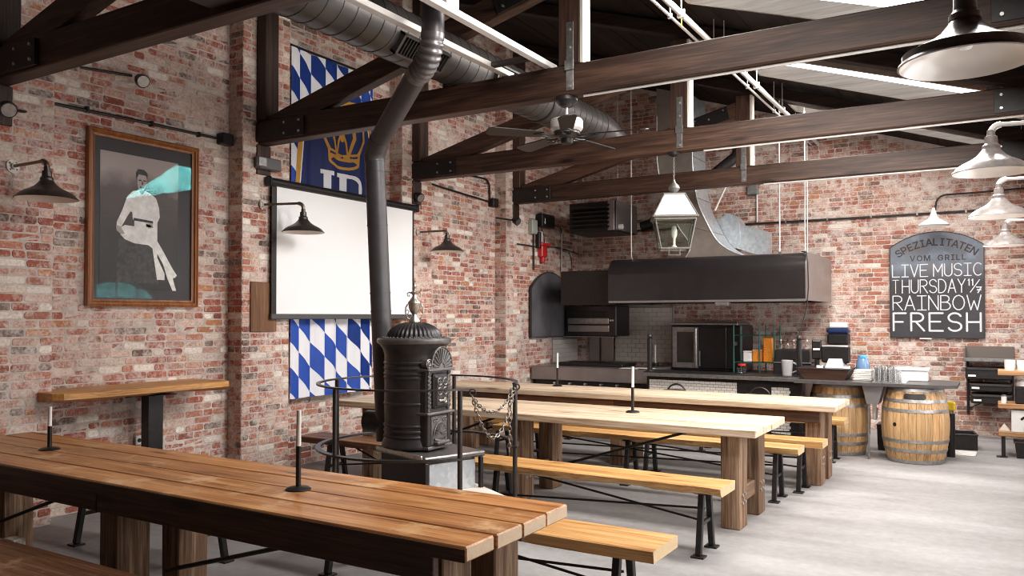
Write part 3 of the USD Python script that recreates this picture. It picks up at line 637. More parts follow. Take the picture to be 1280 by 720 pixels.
MB().box((-6.52, 4.27, .945), (-6.12, 4.48, .955), .002).build('bracket', M['black'], sh)

# projection screen
sc = thing('projection_screen', 'large white pull-down projection screen with black casing on the brick wall', 'screen')
XS = -6.305
MB().cyl((XS, 5.665, 2.99), (XS, 8.06, 2.99), .042, 16).build('casing', M['black'], sc)
for y in (5.64, 8.05): MB().box((XS - .045, y, 2.94), (XS + .045, y + .03, 3.04), .012).build('end_cap', M['black'], sc)
MB().box((XS - .004, 5.765, 1.65), (XS + .002, 7.98, 2.975)).build('fabric', plain('screen_white', (0.86, 0.85, 0.855), 0.7), sc, smooth=False)
for a, b in ((5.70, 5.764), (7.981, 8.015)): MB().box((XS - .004, a, 1.65), (XS + .002, b, 2.975)).build('black_border', M['black'], sc, smooth=False)
MB().box((XS - .014, 5.69, 1.595), (XS + .014, 8.03, 1.65), .006).build('bottom_bar', plain('charcoal_bar', (0.07, 0.065, 0.065), .5), sc)
MB().tube([(XS + .02, 6.79, 1.6), (XS + .022, 6.78, 1.2), (XS + .02, 6.78, .82)], .004, 6).build('pull_cord', M['white'], sc)

# banner with lozenges
M['blue'] = plain('banner_blue', (0.012, 0.06, 0.36), 0.7, noise=0.1, scale=10)
M['navy'] = plain('banner_navy', (0.008, 0.018, 0.10), 0.7)
M['cloth_white'] = plain('banner_white', (0.76, 0.75, 0.78), 0.75)
M['gold'] = plain('banner_gold', (0.52, 0.26, 0.035), 0.7)
ban = thing('hanging_banner', 'tall blue and white lozenge banner with a gold crown crest, hung behind the screen', 'banner')
BY0, BY1, BZ0, BZ1 = 6.06, 7.40, .75, 4.5
GSTEP = .0335
def wavy(y, z):
    g = (y - BY0) / GSTEP; i = math.floor(g + 1e-9); t = g - i
    return wave_at(BY0 + i * GSTEP, z) * (1 - t) + wave_at(BY0 + (i + 1) * GSTEP, z) * t
def wave_at(y, z):
    u = (y - BY0) / (BY1 - BY0); low = .7
    return -6.432 + low * (.025 * math.sin(u * 17 + .6) + .012 * math.sin(u * 41 + 1)) 
def cloth(polys, name, mt, lift, hole=None):
    m = MB(); step = .055
    for q in polys:
        q = q.intersection(sbox(BY0, BZ0, BY1, BZ1))
        if hole is not None: q = q.difference(hole)
        if q.is_empty: continue
        y0, z0, y1, z1 = q.bounds
        for k in range(int((y0 - BY0) / GSTEP) - 1, int((y1 - BY0) / GSTEP) + 2):
            s = q.intersection(sbox(BY0 + k * GSTEP, z0 - 1, BY0 + (k + 1) * GSTEP, z1 + 1))
            for g in getattr(s, 'geoms', [s]):
                if g.is_empty or g.area < 1e-6 or g.geom_type != 'Polygon': continue
                vv, ff = trimesh.creation.triangulate_polygon(g, engine='earcut')
                m.add([(wavy(a, b) + lift, a, b) for a, b in vv], ff)
    m.build(name, mt, ban, smooth=False, kind='stuff' if name == 'blue_lozenges' else None)
cloth([sbox(BY0, BZ0, BY1, BZ1)], 'white_cloth', M['cloth_white'], 0)
crest = Polygon([(6.2, 2.3), (7.34, 2.3), (7.36, 3.0), (7.34, 3.62), (7.26, 3.9), (7.05, 4.03), (6.72, 4.03), (6.42, 3.9), (6.26, 3.6), (6.2, 3.0)])
gold = crest.buffer(.085)
loz = []
cw, chh, csl = .192, .268, .165
for c in range(-1, 9):
    for r in range(-3, 11):
        y0_, z0_ = BY0 - .06 + c * cw, BZ0 + .12 + r * 2 * chh - c * (csl + chh)
        while z0_ < BZ0 - .5: z0_ += 2 * chh * 8
        loz.append(Polygon([(y0_, z0_ + chh), (y0_, z0_), (y0_ + cw, z0_ - csl), (y0_ + cw, z0_ - csl + chh)]))
cloth(loz, 'blue_lozenges', M['blue'], .0025, gold)
cloth([gold.difference(crest.buffer(.015))], 'crest_border', M['gold'], .004)
cloth([crest.buffer(.015).difference(crest)], 'crest_edge', M['cloth_white'], .0045)
cloth([crest], 'crest_field', M['navy'], .005)
# crown and letters
cy, cz, cs = 6.86, 3.62, 1.15
def ring(pts, w): 
    from shapely.geometry import LineString
    return LineString([(cy + a * cs, cz + b * cs) for a, b in pts]).buffer(w)
def ell(y, z, a, b, n=24): return [(y + a * math.cos(t), z + b * math.sin(t)) for t in np.linspace(0, 2 * PI, n)]
crown = unary_union([ring(ell(0, -.2, .2, .06), .016), ring([(-.2, -.1), (0, -.14), (.2, -.1)], .014), ring([(-.2, -.2), (-.21, -.1)], .014), ring([(.2, -.2), (.21, -.1)], .014)] +
    [ring([(x0, -.1), (x1, .06), (x2, .17), (x3, .2), (0, .13), (0, .02)], .02) for x0, x1, x2, x3 in ((-.2, -.3, -.29, -.2), (.2, .3, .29, .2), (-.1, -.16, -.15, -.1), (.1, .16, .15, .1))] +
    [ring([(-.07, -.1), (-.05, 0), (0, .1)], .016), ring([(.07, -.1), (.05, 0), (0, .1)], .016), Point(cy, cz + .24).buffer(.035), ring([(0, .2), (0, .32)], .018), ring([(-.05, .28), (.05, .28)], .016), ring([(-.2, -.15), (-.1, -.17), (0, -.175), (.1, -.17), (.2, -.15)], .018)])
dots = unary_union([Point(cy + a, cz + b).buffer(.014) for a, b in ((-.14, -.155), (0, -.175), (.14, -.155))])
cloth([g for g in getattr(crown.difference(dots), 'geoms', [crown.difference(dots)])], 'crown', M['gold'], .008)
def letters(y, z, h):
    S = lambda a, b, c, d: sbox(y + a * h, z + b * h, y + c * h, z + d * h)
    hl = unary_union([S(.04, 0, .22, 1), S(-.04, .92, .3, 1), S(-.04, 0, .3, .08), S(.22, .44, .5, .58)])
    st = unary_union([S(.5, 0, .68, 1), S(.42, .92, .7, 1), S(.42, 0, .7, .08)])
    def bowl(b0, b1, w):
        o = unary_union([S(.6, b0, .6 + w - .22, b1), Point(y + (.6 + w - .22) * h, z + (b0 + b1) / 2 * h).buffer(.5).intersection(S(0, 0, 0, 0))]) if False else None
        cyy, czz, rr = y + (.6 + w * .45) * h, z + (b0 + b1) / 2 * h, (b1 - b0) / 2 * h
        outer = unary_union([sbox(y + .6 * h, z + b0 * h, cyy, z + b1 * h), Point(cyy, czz).buffer(rr)])
        inn = unary_union([sbox(y + .68 * h, czz - rr * .72, cyy, czz + rr * .72), Point(cyy - .02 * h, czz).buffer(rr * .72)])
        inn = inn.intersection(sbox(y + .68 * h, z, cyy + rr * .55, z + h))
        return outer.difference(inn)
    return unary_union([hl, st, bowl(.5, 1, .5), bowl(0, .54, .58)])
L = letters(6.52, 2.66, .6)
cloth(list(getattr(L, 'geoms', [L])), 'crest_letters', M['cloth_white'], .008)
MB().cyl((-6.44, 6.0, 4.52), (-6.44, 7.46, 4.52), .014, 10).build('hanging_rod', M['black'], ban)
# ------------------------------------------------------------ stove, guard rail, chains, flue
M['iron'] = plain('stove_black_iron', (0.045, 0.040, 0.042), 0.36, 0.45, noise=0.25, scale=18, bump=0.08)
M['iron_pale'] = plain('polished_iron', (0.16, 0.15, 0.145), 0.34, 0.6, noise=0.2, scale=30)
M['nickel'] = plain('worn_nickel', (0.5, 0.47, 0.41), 0.3, 0.85, noise=0.3, scale=40)
M['flue'] = plain('flue_grey_black', (0.085, 0.078, 0.082), 0.42, 0.35, noise=0.12, scale=8)
M['galv'] = mat('galvanised_sheet', {'g': ('geometry', {}), 'v': ('voronoi_texture', {'scale': 26.0}), 'r': ('rgb_ramp', {'ramp': [(0.0, (0.42, 0.45, 0.48)), (1.0, (0.62, 0.64, 0.66))]}), 'p': ('principled_bsdf', {'metallic': 0.75, 'roughness': 0.42})},
                [('g.position', 'v.vector'), ('v.color', 'r.fac'), ('r.color', 'p.base_color')])
SC = np.array([-3.77, 4.8])
st = thing('parlour_stove', 'tall black cast-iron cylinder stove with fluted domed lid and nickel urn finial', 'stove')
c3 = (SC[0], SC[1], 0)
body = [(.0, .655), (.235, .655), (.242, .67), (.236, .69)]
for z in (.74, .78, .82, .98, 1.17, 1.20, 1.24, 1.28): body += [(.222, z - .012), (.228, z - .005), (.228, z + .005), (.222, z + .012)]
body += [(.222, 1.34), (.235, 1.38), (.255, 1.41), (.262, 1.42)]
MB().lathe(body, c3, 56).build('body', M['iron'], st, smooth=40)
MB().lathe([(.255, 1.418), (.272, 1.422), (.279, 1.435), (.279, 1.45), (.268, 1.462), (.235, 1.466), (.2, 1.468)], c3, 56).build('lid_rim', M['iron_pale'], st, smooth=40)
bd = MB()
for k in range(48):
    a = k / 48 * 2 * PI; bd.ball((SC[0] + .243 * math.cos(a), SC[1] + .243 * math.sin(a), 1.468), .007, 1)
bd.build('beading', M['iron_pale'], st, smooth=True, kind='stuff')
dome_p = [(.2 * math.cos(t) if t < 1.5 else .035, 1.468 + .118 * math.sin(t)) for t in np.linspace(0, 1.42, 14)]
MB().lathe(dome_p, c3, 180, flute=lambda i, th: .035 * np.cos(36 * th) * (i > 0) * (i < 12)).build('fluted_lid', M['iron'], st, smooth=60)
urn = MB().lathe([(.0, 1.58), (.045, 1.582), (.04, 1.6), (.02, 1.625), (.018, 1.64), (.034, 1.66), (.043, 1.69), (.045, 1.715), (.05, 1.72), (.05, 1.727), (.035, 1.745), (.018, 1.77), (.015, 1.785), (.026, 1.8), (.028, 1.806), (.012, 1.815), (.01, 1.83), (.018, 1.845), (.009, 1.855), (.008, 1.875), (.013, 1.885), (0.0, 1.895)], c3, 28).build('urn_finial', M['nickel'], st, smooth=45)
hd = MB(); rr_ = np.array([.786, .618, 0])
for sg in (-1, 1):
    q = [(0.02, 1.795), (.04, 1.805), (.052, 1.795), (.05, 1.775), (.038, 1.772), (.037, 1.785)]
    hd.tube([(SC[0] + sg * a * rr_[0], SC[1] + sg * a * rr_[1], z) for a, z in q], .005, 8)
    q = [(.05, 1.715), (.064, 1.69), (.066, 1.65), (.052, 1.612), (.035, 1.6)]
    hd.tube([(SC[0] + sg * a * rr_[0], SC[1] + sg * a * rr_[1], z) for a, z in q], .0055, 8)
    q = [(.062, 1.665), (.05, 1.672), (.04, 1.66), (.045, 1.645), (.055, 1.64)]
    hd.tube([(SC[0] + sg * a * rr_[0], SC[1] + sg * a * rr_[1], z) for a, z in q], .0035, 8)
hd.build('scroll_handles', M['nickel'], urn, smooth=45)
# fire door front on the +x side; local u = +y, w = up, n = +x
DM = frame((SC[0], SC[1], 0), (0, 1, 0), (0, 0, 1))
dm = lambda u, w, n: np.array([SC[0] + n, SC[1] + u, w])
MB().box((-.145, .66, .12), (.145, 1.235, .225), .01, DM).build('door_surround', M['iron'], st)
for lo_, hi_ in (((-.165, 1.222, .13), (.165, 1.242, .262)), ((-.165, .905, .13), (.165, .925, .258)), ((-.15, .655, .12), (.15, .68, .25))): MB().box(lo_, hi_, .006, DM).build('cornice', M['iron_pale'], st)
fan = [(0, 1.245)] + [(.125 * math.cos(t), 1.245 + .155 * math.sin(t)) for t in np.linspace(0, PI, 25)]
cr = MB().prism(Polygon(fan).buffer(.004), .05, frame((SC[0] + .19, SC[1] + .02, 0), (0, 1, 0), (0, 0, 1)))
for t in np.linspace(.12, PI - .12, 12): cr.tube([dm(.02 + .03 * math.cos(t), 1.245 + .035 * math.sin(t), .243), dm(.02 + .112 * math.cos(t), 1.245 + .14 * math.sin(t), .245)], [.004, .010], 6)
cr.tube(arc(dm(.02, 1.245, .242), .128, 0, PI, 22, (0, 1, 0), (0, 0, 1.2)), .007, 8)
for r in (.032, .016): cr.tube(arc(dm(-.128, 1.278, .236), r, 0, 2 * PI, 16, (0, 1, 0), (0, 0, 1)), .006, 6, closed=False)
cr.cyl(dm(-.128, 1.278, .19), dm(-.128, 1.278, .234), .036, 18); cr.cyl(dm(-.128, 1.278, .23), dm(-.128, 1.278, .243), .008, 8)
cr.build('shell_crest', M['iron_pale'], st, smooth=40)
for u in (-.122, .122):
    m = MB().cyl(dm(u, .93, .225), dm(u, 1.22, .225), .012, 10)
    for z in np.arange(.945, 1.21, .03): m.tube([dm(u - .017, z, .232), dm(u, z + .013, .242), dm(u + .017, z + .026, .232)], .006, 6)
    m.build('rope_column', M['iron_pale'], st, smooth=40)
    MB().box((u - .022, .68, .2), (u + .022, .905, .235), .006, DM).build('pilaster', M['iron'], st)
ud = MB().box((-.085, .95, .2), (.085, 1.205, .25), .012, DM).box((-.07, .965, .24), (.07, 1.19, .262), .012, DM).build('fire_door', M['iron'], st)
mw = MB()
for u in (-.033, .033):
    for z in (1.145, 1.075): 
        mw.tube(arc(dm(u, z, .263), .026, 0, 2 * PI, 14, (0, 1, 0), (0, 0, 1)), .006, 6); mw.tube([dm(u - .02, z, .264), dm(u + .02, z, .264)], .004, 6); mw.tube([dm(u, z - .02, .264), dm(u, z + .02, .264)], .004, 6)
mw.build('mica_window_tracery', M['iron_pale'], ud, smooth=40)
MB().box((-.045, 1.0, .262), (.045, 1.016, .275), .004, DM).tube(arc(dm(.02, 1.008, .275), .016, 0, 2 * PI, 12, (0, 1, 0), (0, 0, 1)), .004, 6).build('latch', M['nickel'], ud)
for z in (1.16, .985): MB().cyl(dm(.088, z - .02, .245), dm(.088, z + .02, .245), .01, 8).build('hinge', M['iron_pale'], ud)
ad = MB().box((-.095, .685, .2), (.095, .9, .238), .008, DM)
for t in np.linspace(.1, PI - .1, 13): ad.tube([dm(.02 * math.cos(t), .755 + .02 * math.sin(t), .24), dm(.066 * math.cos(t), .755 + .085 * math.sin(t), .244)], [.004, .008], 6)
ad.tube(arc(dm(0, .755, .242), .075, 0, PI, 18, (0, 1, 0), (0, 0, 1.2)), .006, 8)
for u in (-.07, -.045, .045, .07): ad.tube(arc(dm(u, .868, .24), .012, 0, 2 * PI, 10, (0, 1, 0), (0, 0, 1)), .004, 6)
ad.build('ash_door', M['iron_pale'], st, smooth=40)
MB().tube([dm(-.07, .725, .245), dm(-.03, .715, .27), dm(.03, .715, .27), dm(.07, .725, .245)], .009, 8).box((-.075, .69, .236), (.075, .712, .28), .005, DM).build('ash_door_lip', M['iron_pale'], st)
# hearth plate on a sheet-metal base, turned a little
ang = math.radians(-20)
HM = frame((-3.43, 4.50, 0), (-math.cos(ang), -math.sin(ang), 0), (-math.sin(ang), math.cos(ang), 0))
# local x runs to the wall side, y into the room's depth
HM[:3, 2] = (0, 0, 1)
base = thing('hearth', 'sheet-metal hearth box under the iron stove, its sunlit and shaded sides put in as colours', 'hearth')
MB().box((.02, .02, .015), (.66, .44, .60), .006, HM).build('box', M['black'], base)  # galvanised box; black stands for the shade on its dark faces
MB().box((.005, .03, .03), (.019, .43, .585), .003, HM).build('galvanised_side', M['galv'], base)
MB().box((-.03, -.03, .602), (.66, .50, .64), .01, HM).build('hearth_plate', M['iron_pale'], base)
MB().box((-.01, -.05, .62), (.62, -.031, .652), .004, HM).build('hearth_bar', M['nickel'], base)
for x, y in ((-.02, -.015), (-.02, .46)): MB().box((x - .01, y - .01, 0), (x + .02, y + .02, .60), .004, HM).build('corner_leg', M['black'], base)
MB().box((-.02, -.02, 0), (.7, .5, .014), .003, HM).build('floor_tray', M['galv'], base)

M['rail'] = plain('rail_dark_steel', (0.06, 0.054, 0.052), 0.36, 0.6, noise=0.2, scale=25)
gr = thing('stove_guard_rail', 'round steel guard rail of two hoops on posts, open at one side, around the stove', 'guard rail')
RC, RR = np.array([-3.745, 4.82]), .735
a0, a1 = math.radians(-20), math.radians(-20 - 318)
hoop = lambda z, s, e, n=60: [(RC[0] + RR * math.cos(t), RC[1] + RR * math.sin(t), z) for t in np.linspace(s, e, n)]
A0, A1 = math.radians(-24), math.radians(-24 - 317)
def strap_ring(mb, z, s, e, w, h, n=64):
    pts = [(math.cos(t), math.sin(t)) for t in np.linspace(s, e, n)]; v = []; f = []
    for cx_, sx_ in pts:
        for r, zz in ((RR - w, z - h), (RR + w, z - h), (RR + w, z + h), (RR - w, z + h)): v.append((RC[0] + r * cx_, RC[1] + r * sx_, zz))
    for i in range(n - 1):
        for k in range(4): f.append([i * 4 + k, (i + 1) * 4 + k, (i + 1) * 4 + (k + 1) % 4, i * 4 + (k + 1) % 4])
    mb.add(v, f); mb.add(v[:4], [[0, 1, 2, 3]]); mb.add(v[-4:], [[0, 3, 2, 1]]); return mb
strap_ring(MB(), 1.13, A0, A1, .014, .006).build('upper_hoop', M['rail'], gr)
strap_ring(MB(), .665, A0, A1, .02, .007).build('lower_hoop', M['rail'], gr)
for a in (-30, -103, -172, 133, 104, 22):
    t = math.radians(a); q = (RC[0] + RR * math.cos(t), RC[1] + RR * math.sin(t))
    MB().cyl((*q, 0), (*q, 1.122), .017, 12).build('post', M['rail'], gr)
def loop_at(t, z=1.13): 
    q = np.array([RC[0] + RR * math.cos(t), RC[1] + RR * math.sin(t), z]); return q
e0, e1 = loop_at(A0), loop_at(A1)
for e, s in ((e0, 1), (e1, -1)):
    MB().tube(arc(e + np.array([0.02, .0, -.022]), .022, 0, 2 * PI, 16, rr_, (0, 0, 1)), .006, 8).build('end_loop', M['rail'], gr, smooth=40)
M['chain'] = plain('chain_steel', (0.22, 0.19, 0.165), 0.36, 0.75)
def chain(label, p, q, sag, link=.03):
    n = 200; s = np.linspace(0, 1, n); pts = np.outer(1 - s, p) + np.outer(s, q); pts[:, 2] -= sag * 4 * s * (1 - s)
    L = np.concatenate([[0], np.cumsum(np.linalg.norm(np.diff(pts, axis=0), axis=1))]); k = max(3, int(L[-1] / link))
    t = thing('guard_chain', label, 'chain'); 
    for i in range(k):
        c = np.array([np.interp((i + .5) / k * L[-1], L, pts[:, a]) for a in range(3)]); c2 = np.array([np.interp(min(1, (i + .6) / k) * L[-1], L, pts[:, a]) for a in range(3)])
        d = c2 - c; d /= np.linalg.norm(d); a = np.cross(d, (.37, -.8, .2)); a /= np.linalg.norm(a); b = np.cross(d, a)
        sd = a if i % 2 else b; h = L[-1] / k * .68; w = h * .55
        MB().tube([c + d * h * math.cos(u) + sd * w * math.sin(u) for u in np.linspace(0, 2 * PI, 12, endpoint=False)], .0042, 6, closed=True).build('link', M['chain'], t, smooth=50)
chain('short upper swag of steel chain across the gap of the stove guard rail', e0 + (.02, 0, -.05), e1 + (0, 0, -.03), .14)
chain('long lower swag of steel chain across the gap of the stove guard rail', e0 + (.02, 0, -.05), e1 + (0, 0, -.05), .31)
chain('loose end of chain hanging straight down beside the guard rail post', e1 + (-.02, -.02, -.04), e1 + (-.03, -.02, -.50), 0.0)

fp = thing('stove_pipe', 'dark grey stovepipe rising past the screen, leaning and bending up to the roof', 'flue pipe')
def at_(p, q, s): return np.asarray(p) + (np.asarray(q) - np.asarray(p)) * s
F0, F1, F2, F3, F4 = np.array([-4.09, 4.86, .66]), np.array([-4.165, 4.80, 2.86]), np.array([-3.36, 4.38, 3.32]), np.array([-3.235, 4.31, 3.52]), np.array([-3.22, 4.30, 4.7])
MB().cyl((-4.0, 4.84, .86), (-3.9, 4.82, .86), .07, 18).build('outlet_collar', M['iron'], fp)
MB().cyl((-4.10, 4.86, .80), (-4.27, 4.85, .80), .085, 22).build('cleanout_cap', M['iron'], fp)
MB().tube([F0, at_(F0, F1, .99)], .078, 28).build('straight_pipe', M['flue'], fp)
MB().tube([at_(F0, F1, .985), F1 + (0.0, 0, .02), F1 + (.04, -.02, .07), F1 + (.1, -.055, .125)], .081, 28).build('lower_elbow', M['flue'], fp, smooth=45)
MB().tube([F1 + (.09, -.047, .12), at_(F1, F2, .88) + (0, 0, .05)], .078, 28).build('slanting_pipe', M['flue'], fp)
k = 60; P0 = at_(F1, F2, .86) + (0, 0, .05); cps = []
for s in np.linspace(0, 1, k): 
    a, b = P0 + (F2 + (.12, -.05, .08) - P0) * s, F3 + (F3 - (F2 + (.0, -.0, .0))) * 0
    cps.append(P0 * (1 - s) ** 2 + 2 * s * (1 - s) * np.array([F3[0] - .02, F3[1] + .01, 3.32]) + s * s * F3)
MB().tube(cps, [.08 + .006 * math.sin(i / k * 2 * PI * 9) * (6 < i < k - 6) for i in range(k)], 28).build('flexible_elbow', plain('pale_flue', (0.17, 0.16, 0.165), .36, .6), fp, smooth=50)
MB().cyl(F3 - (0, 0, .02), F4, .078, 24).build('upper_pipe', M['flue'], fp)
sm = MB()
for s in (.25, .42, .456, .52, .76, .95): sm.tube([at_(F0, F1, s - .0022), at_(F0, F1, s + .0022)], .081, 28)
sm.build('seam_band', M['flue'], fp)

# floor bits by the stove
lg = thing('firewood_log', 'short split log lying on the floor behind the long orange-brown table', 'log')
MB().tube([(-4.25, 4.42, .07), (-4.1, 4.45, .075), (-3.95, 4.48, .07)], [.055, .062, .05], 10).build('wood', M['leg'], lg, smooth=False)
MB().prism([(-3.445, 4.62), (-3.42, 5.06), (-2.95, 4.78), (-3.05, 4.56)], .018, frame((0, 0, .357), (1, 0, 0), (0, 1, 0))).build('side_shelf', M['whitewood'], base, smooth=False)
MB().box((-3.02, 4.66, 0), (-2.99, 4.69, .356), .003).build('shelf_leg', M['black'], base)

# ------------------------------------------------------------ overhead
M['duct'] = plain('dark_duct_metal', (0.06, 0.052, 0.048), 0.42, 0.5, noise=0.15, scale=6)
DX, DZ, DR = -3.95, 3.785, .20
du = thing('spiral_duct', 'thick dark spiral duct running along above the roof truss beams', 'duct')
MB().cyl((DX, -1.5, DZ), (DX, 8.3, DZ), DR, 40).build('duct_tube', M['duct'], du)
MB().tube([(DX, 8.28, DZ), (DX, 8.5, DZ - .02), (DX + .03, 8.68, DZ - .1), (DX + .05, 8.74, DZ - .28)], DR + .006, 30).build('end_elbow', M['duct'], du, smooth=50)
for i in range(56):
    y = .6 + i * .137
    MB().tube([(DX + (DR + .001) * math.cos(t), y + .137 * t / (2 * PI), DZ + (DR + .001) * math.sin(t)) for t in np.linspace(0, 2 * PI, 33)], .004, 4, cap=False).build('seam', M['duct'], du)
MB().tube([(DX, 5.0, DZ), (DX, 5.02, DZ)], DR + .01, 40).build('joint_band', M['black'], du); MB().tube([(DX, 7.0, DZ), (DX, 7.03, DZ)], DR + .01, 40).build('joint_band', M['black'], du)
def grille(a, b, th):
    d = np.array([math.cos(th), 0, math.sin(th)]); up = np.array([-math.sin(th), 0, math.cos(th)])
    G = frame(np.array([DX, a, DZ]) + d * (DR - .02), (0, 1, 0), up); L = b - a
    s_ = np.sign(G[:3, 2] @ d); hh = .06 * s_
    m = MB().box((0, -.085, 0), (L, -.07, hh), 0, G).box((0, .07, 0), (L, .085, hh), 0, G).box((0, -.085, 0), (.02, .085, hh), 0, G).box((L - .02, -.085, 0), (L, .085, hh), 0, G)
    g = m.build('grille_frame', M['duct'], du, smooth=False)
    s = MB()
    for k in range(16): s.box((.02 + (L - .04) * (k + .3) / 16, -.07, hh * .2), (.02 + (L - .04) * (k + .55) / 16, .07, hh * .8), 0, G)
    s.box((.02, -.07, hh * .1), (L - .02, .07, hh * .15), 0, G)
    s.build('grille_slats', M['black'], g, smooth=False)
grille(4.62, 5.2, math.radians(-40)); grille(5.9, 6.4, math.radians(-10))
MB().box((-3.87, 1.7, 3.39), (-3.25, 3.04, 3.575), .006).build('plenum_box', M['black'], du)
MB().box((DX - .52, 6.1, 3.68), (DX - .2, 6.6, 3.96), .01).build('branch_box', M['duct'], du)
rf = thing('rail_frame', 'pale steel frame of two long rails resting on the truss beams around the flue', 'steel frame')
for x in (-3.44, -3.04):
    MB().box((x - .03, 2.0, CT + .002), (x + .03, 5.66, CT + .045), .003).build('rail', M['white'] if x > -3.2 else M['pale_pipe'], rf)
for y in (2.4, 3.6, 5.3): MB().box((-3.41, y, CT + .006), (-3.07, y + .06, CT + .04), .003).build('cross_bar', M['duct'], rf)
MB().box((-3.07, 4.16, CT + .046), (-3.01, 4.30, 4.60), .004).build('hanger_post', M['white'], rf)

cf = thing('ceiling_fan', 'dark five-bladed ceiling fan hung under the roof truss beam', 'ceiling fan')
fx, fy = -2.91, 5.63
MB().lathe([(0, 3.349), (.085, 3.348), (.088, 3.32), (.06, 3.285), (.03, 3.27), (0, 3.268)], (fx, fy, 0), 28).build('canopy', M['black'], cf)
MB().cyl((fx, fy, 3.14), (fx, fy, 3.275), .012, 12).build('downrod', M['pale_pipe'], cf)
MB().lathe([(0, 3.19), (.06, 3.188), (.12, 3.175), (.128, 3.16), (.128, 3.1), (.11, 3.08), (.05, 3.07)], (fx, fy, 0), 32).build('motor_housing', M['pale_pipe'], cf)
MB().lathe([(.1, 3.078), (.105, 3.06), (.09, 3.04), (.05, 3.02), (.045, 2.985), (0, 2.98)], (fx, fy, 0), 28).build('hub', M['black'], cf)
for k in range(5):
    a = math.radians(10 + 72 * k); R_ = rz(a, (fx, fy, 3.045)); tl = math.radians(12)
    T = R_ @ np.array([[1, 0, 0, 0], [0, math.cos(tl), -math.sin(tl), 0], [0, math.sin(tl), math.cos(tl), 0], [0, 0, 0, 1.0]])
    bl = Polygon([(.2, -.05), (.6, -.072), (.64, -.05), (.65, 0), (.64, .05), (.6, .072), (.2, .05)])
    b_ = MB().prism(bl, .008, T).build('blade', M['bench_dark'] if False else M['black'], cf, smooth=False)
    MB().tube([(R_ @ np.array([r, dy, z, 1]))[:3] for r, dy, z in ((.08, .0, .0), (.13, .03, -.01), (.2, .035, .0), (.27, .0, .002))], .007, 6).tube([(R_ @ np.array([r, dy, z, 1]))[:3] for r, dy, z in ((.08, .0, .0), (.13, -.03, -.01), (.2, -.035, .0), (.27, .0, .002))], .007, 6).build('blade_arm', M['black'], b_)

for x, r, lb in ((-2.40, .013, 'thin pale conduit running along under the roof beside the sprinkler pipe'), (-2.30, .026, 'pale sprinkler pipe running along under the roof boards by the roof lights')):
    t = thing('ceiling_pipe', lb, 'pipe')
    MB().cyl((x, 1.0, 4.2), (x, 12.6, 4.2), r, 12).build('pipe', M['pale_pipe'], t)
    for y in np.arange(1.6, 12.5, 1.24): MB().box((x - r - .006, y, 4.2 - r - .008), (x + r + .006, y + .03, 4.2 + r + .01), .003).cyl((x, y + .015, 4.2 + r), (x, y + .015, roof_z(x) - .002), .005, 6).build('hanger', M['pale_pipe'], t)
for y in (5.56, 8.06, 10.52):
    t = thing('beam_conduit', {5.56: 'thin pale conduit under the truss beam that carries the ceiling fan', 8.06: 'thin pale conduit under the truss beam that carries the lantern', 10.52: 'thin pale conduit under the truss beam in front of the kitchen hood'}[y], 'pipe')
    MB().tube([(-2.75 if y < 6 else -2.6, y + .05, CB - .013), (-1, y + .05, CB - .013), (.5, y + .05, CB - .013)], .011, 8).build('pipe', M['white'], t)

# hanging glass lantern
M['lantern_metal'] = plain('weathered_zinc', (0.19, 0.18, 0.165), 0.42, 0.7, noise=0.3, scale=40)
M['lantern_pale'] = plain('pale_zinc_roof', (0.5, 0.5, 0.47), 0.4, 0.4, noise=0.15, scale=20)
M['glass'] = mat('lantern_glass', {'t': ('transparent_bsdf', {'color': (0.93, 0.96, 0.94)}), 'g': ('glossy_bsdf', {'roughness': 0.08}), 'f': ('layer_weight', {'blend': 0.5}), 'pw': ('math', {'math_type': 'power', 'value2': 4.0}), 'ma': ('math', {'math_type': 'multiply_add', 'value2': 0.7, 'value3': 0.07}), 'm': ('mix_closure', {})}, [('f.facing', 'pw.value1'), ('pw.value', 'ma.value1'), ('ma.value', 'm.fac'), ('t.BSDF', 'm.closure1'), ('g.BSDF', 'm.closure2')], surface='m.closure')
ln = thing('hanging_lantern', 'four-sided glass and zinc street lantern hanging on a chain before the hood', 'lantern')
lx, ly = -2.92, 8.10
lyaw = math.radians(31.2 + 38)
def sq(h, z): return [(lx + h * 1.414 * math.cos(lyaw + k * PI / 2), ly + h * 1.414 * math.sin(lyaw + k * PI / 2), z) for k in range(4)]
top, eave, bt, bb = sq(.105, 2.90), sq(.225, 2.655), sq(.205, 2.63), sq(.145, 2.33)
MB().add(top + eave, [[k, (k + 1) % 4, 4 + (k + 1) % 4, 4 + k] for k in range(4)] + [[3, 2, 1, 0], [4, 5, 6, 7]]).build('roof', M['lantern_pale'], ln, smooth=False)
m = MB()
for k in range(4):
    m.tube([top[k], eave[k]], .008, 6); m.tube([eave[k], eave[(k + 1) % 4]], .012, 6); m.tube([top[k], top[(k + 1) % 4]], .009, 6)
m.build('roof_ribs', M['lantern_metal'], ln)
m = MB()
for k in range(4):
    m.tube([bt[k], bb[k]], .010, 6); m.tube([bb[k], bb[(k + 1) % 4]], .011, 6); m.tube([bt[k], bt[(k + 1) % 4]], .012, 6)
m.build('frame', M['lantern_metal'], ln)
for k in range(4):
    A_ = [np.array(p) for p in (bt[k], bt[(k + 1) % 4], bb[(k + 1) % 4], bb[k])]; n_ = np.cross(A_[1] - A_[0], A_[2] - A_[0]); n_ = n_ / np.linalg.norm(n_) * .003
    MB().add(A_ + [p - n_ for p in A_], [[0, 1, 2, 3], [7, 6, 5, 4]]).build('pane', M['glass'], ln, smooth=False)
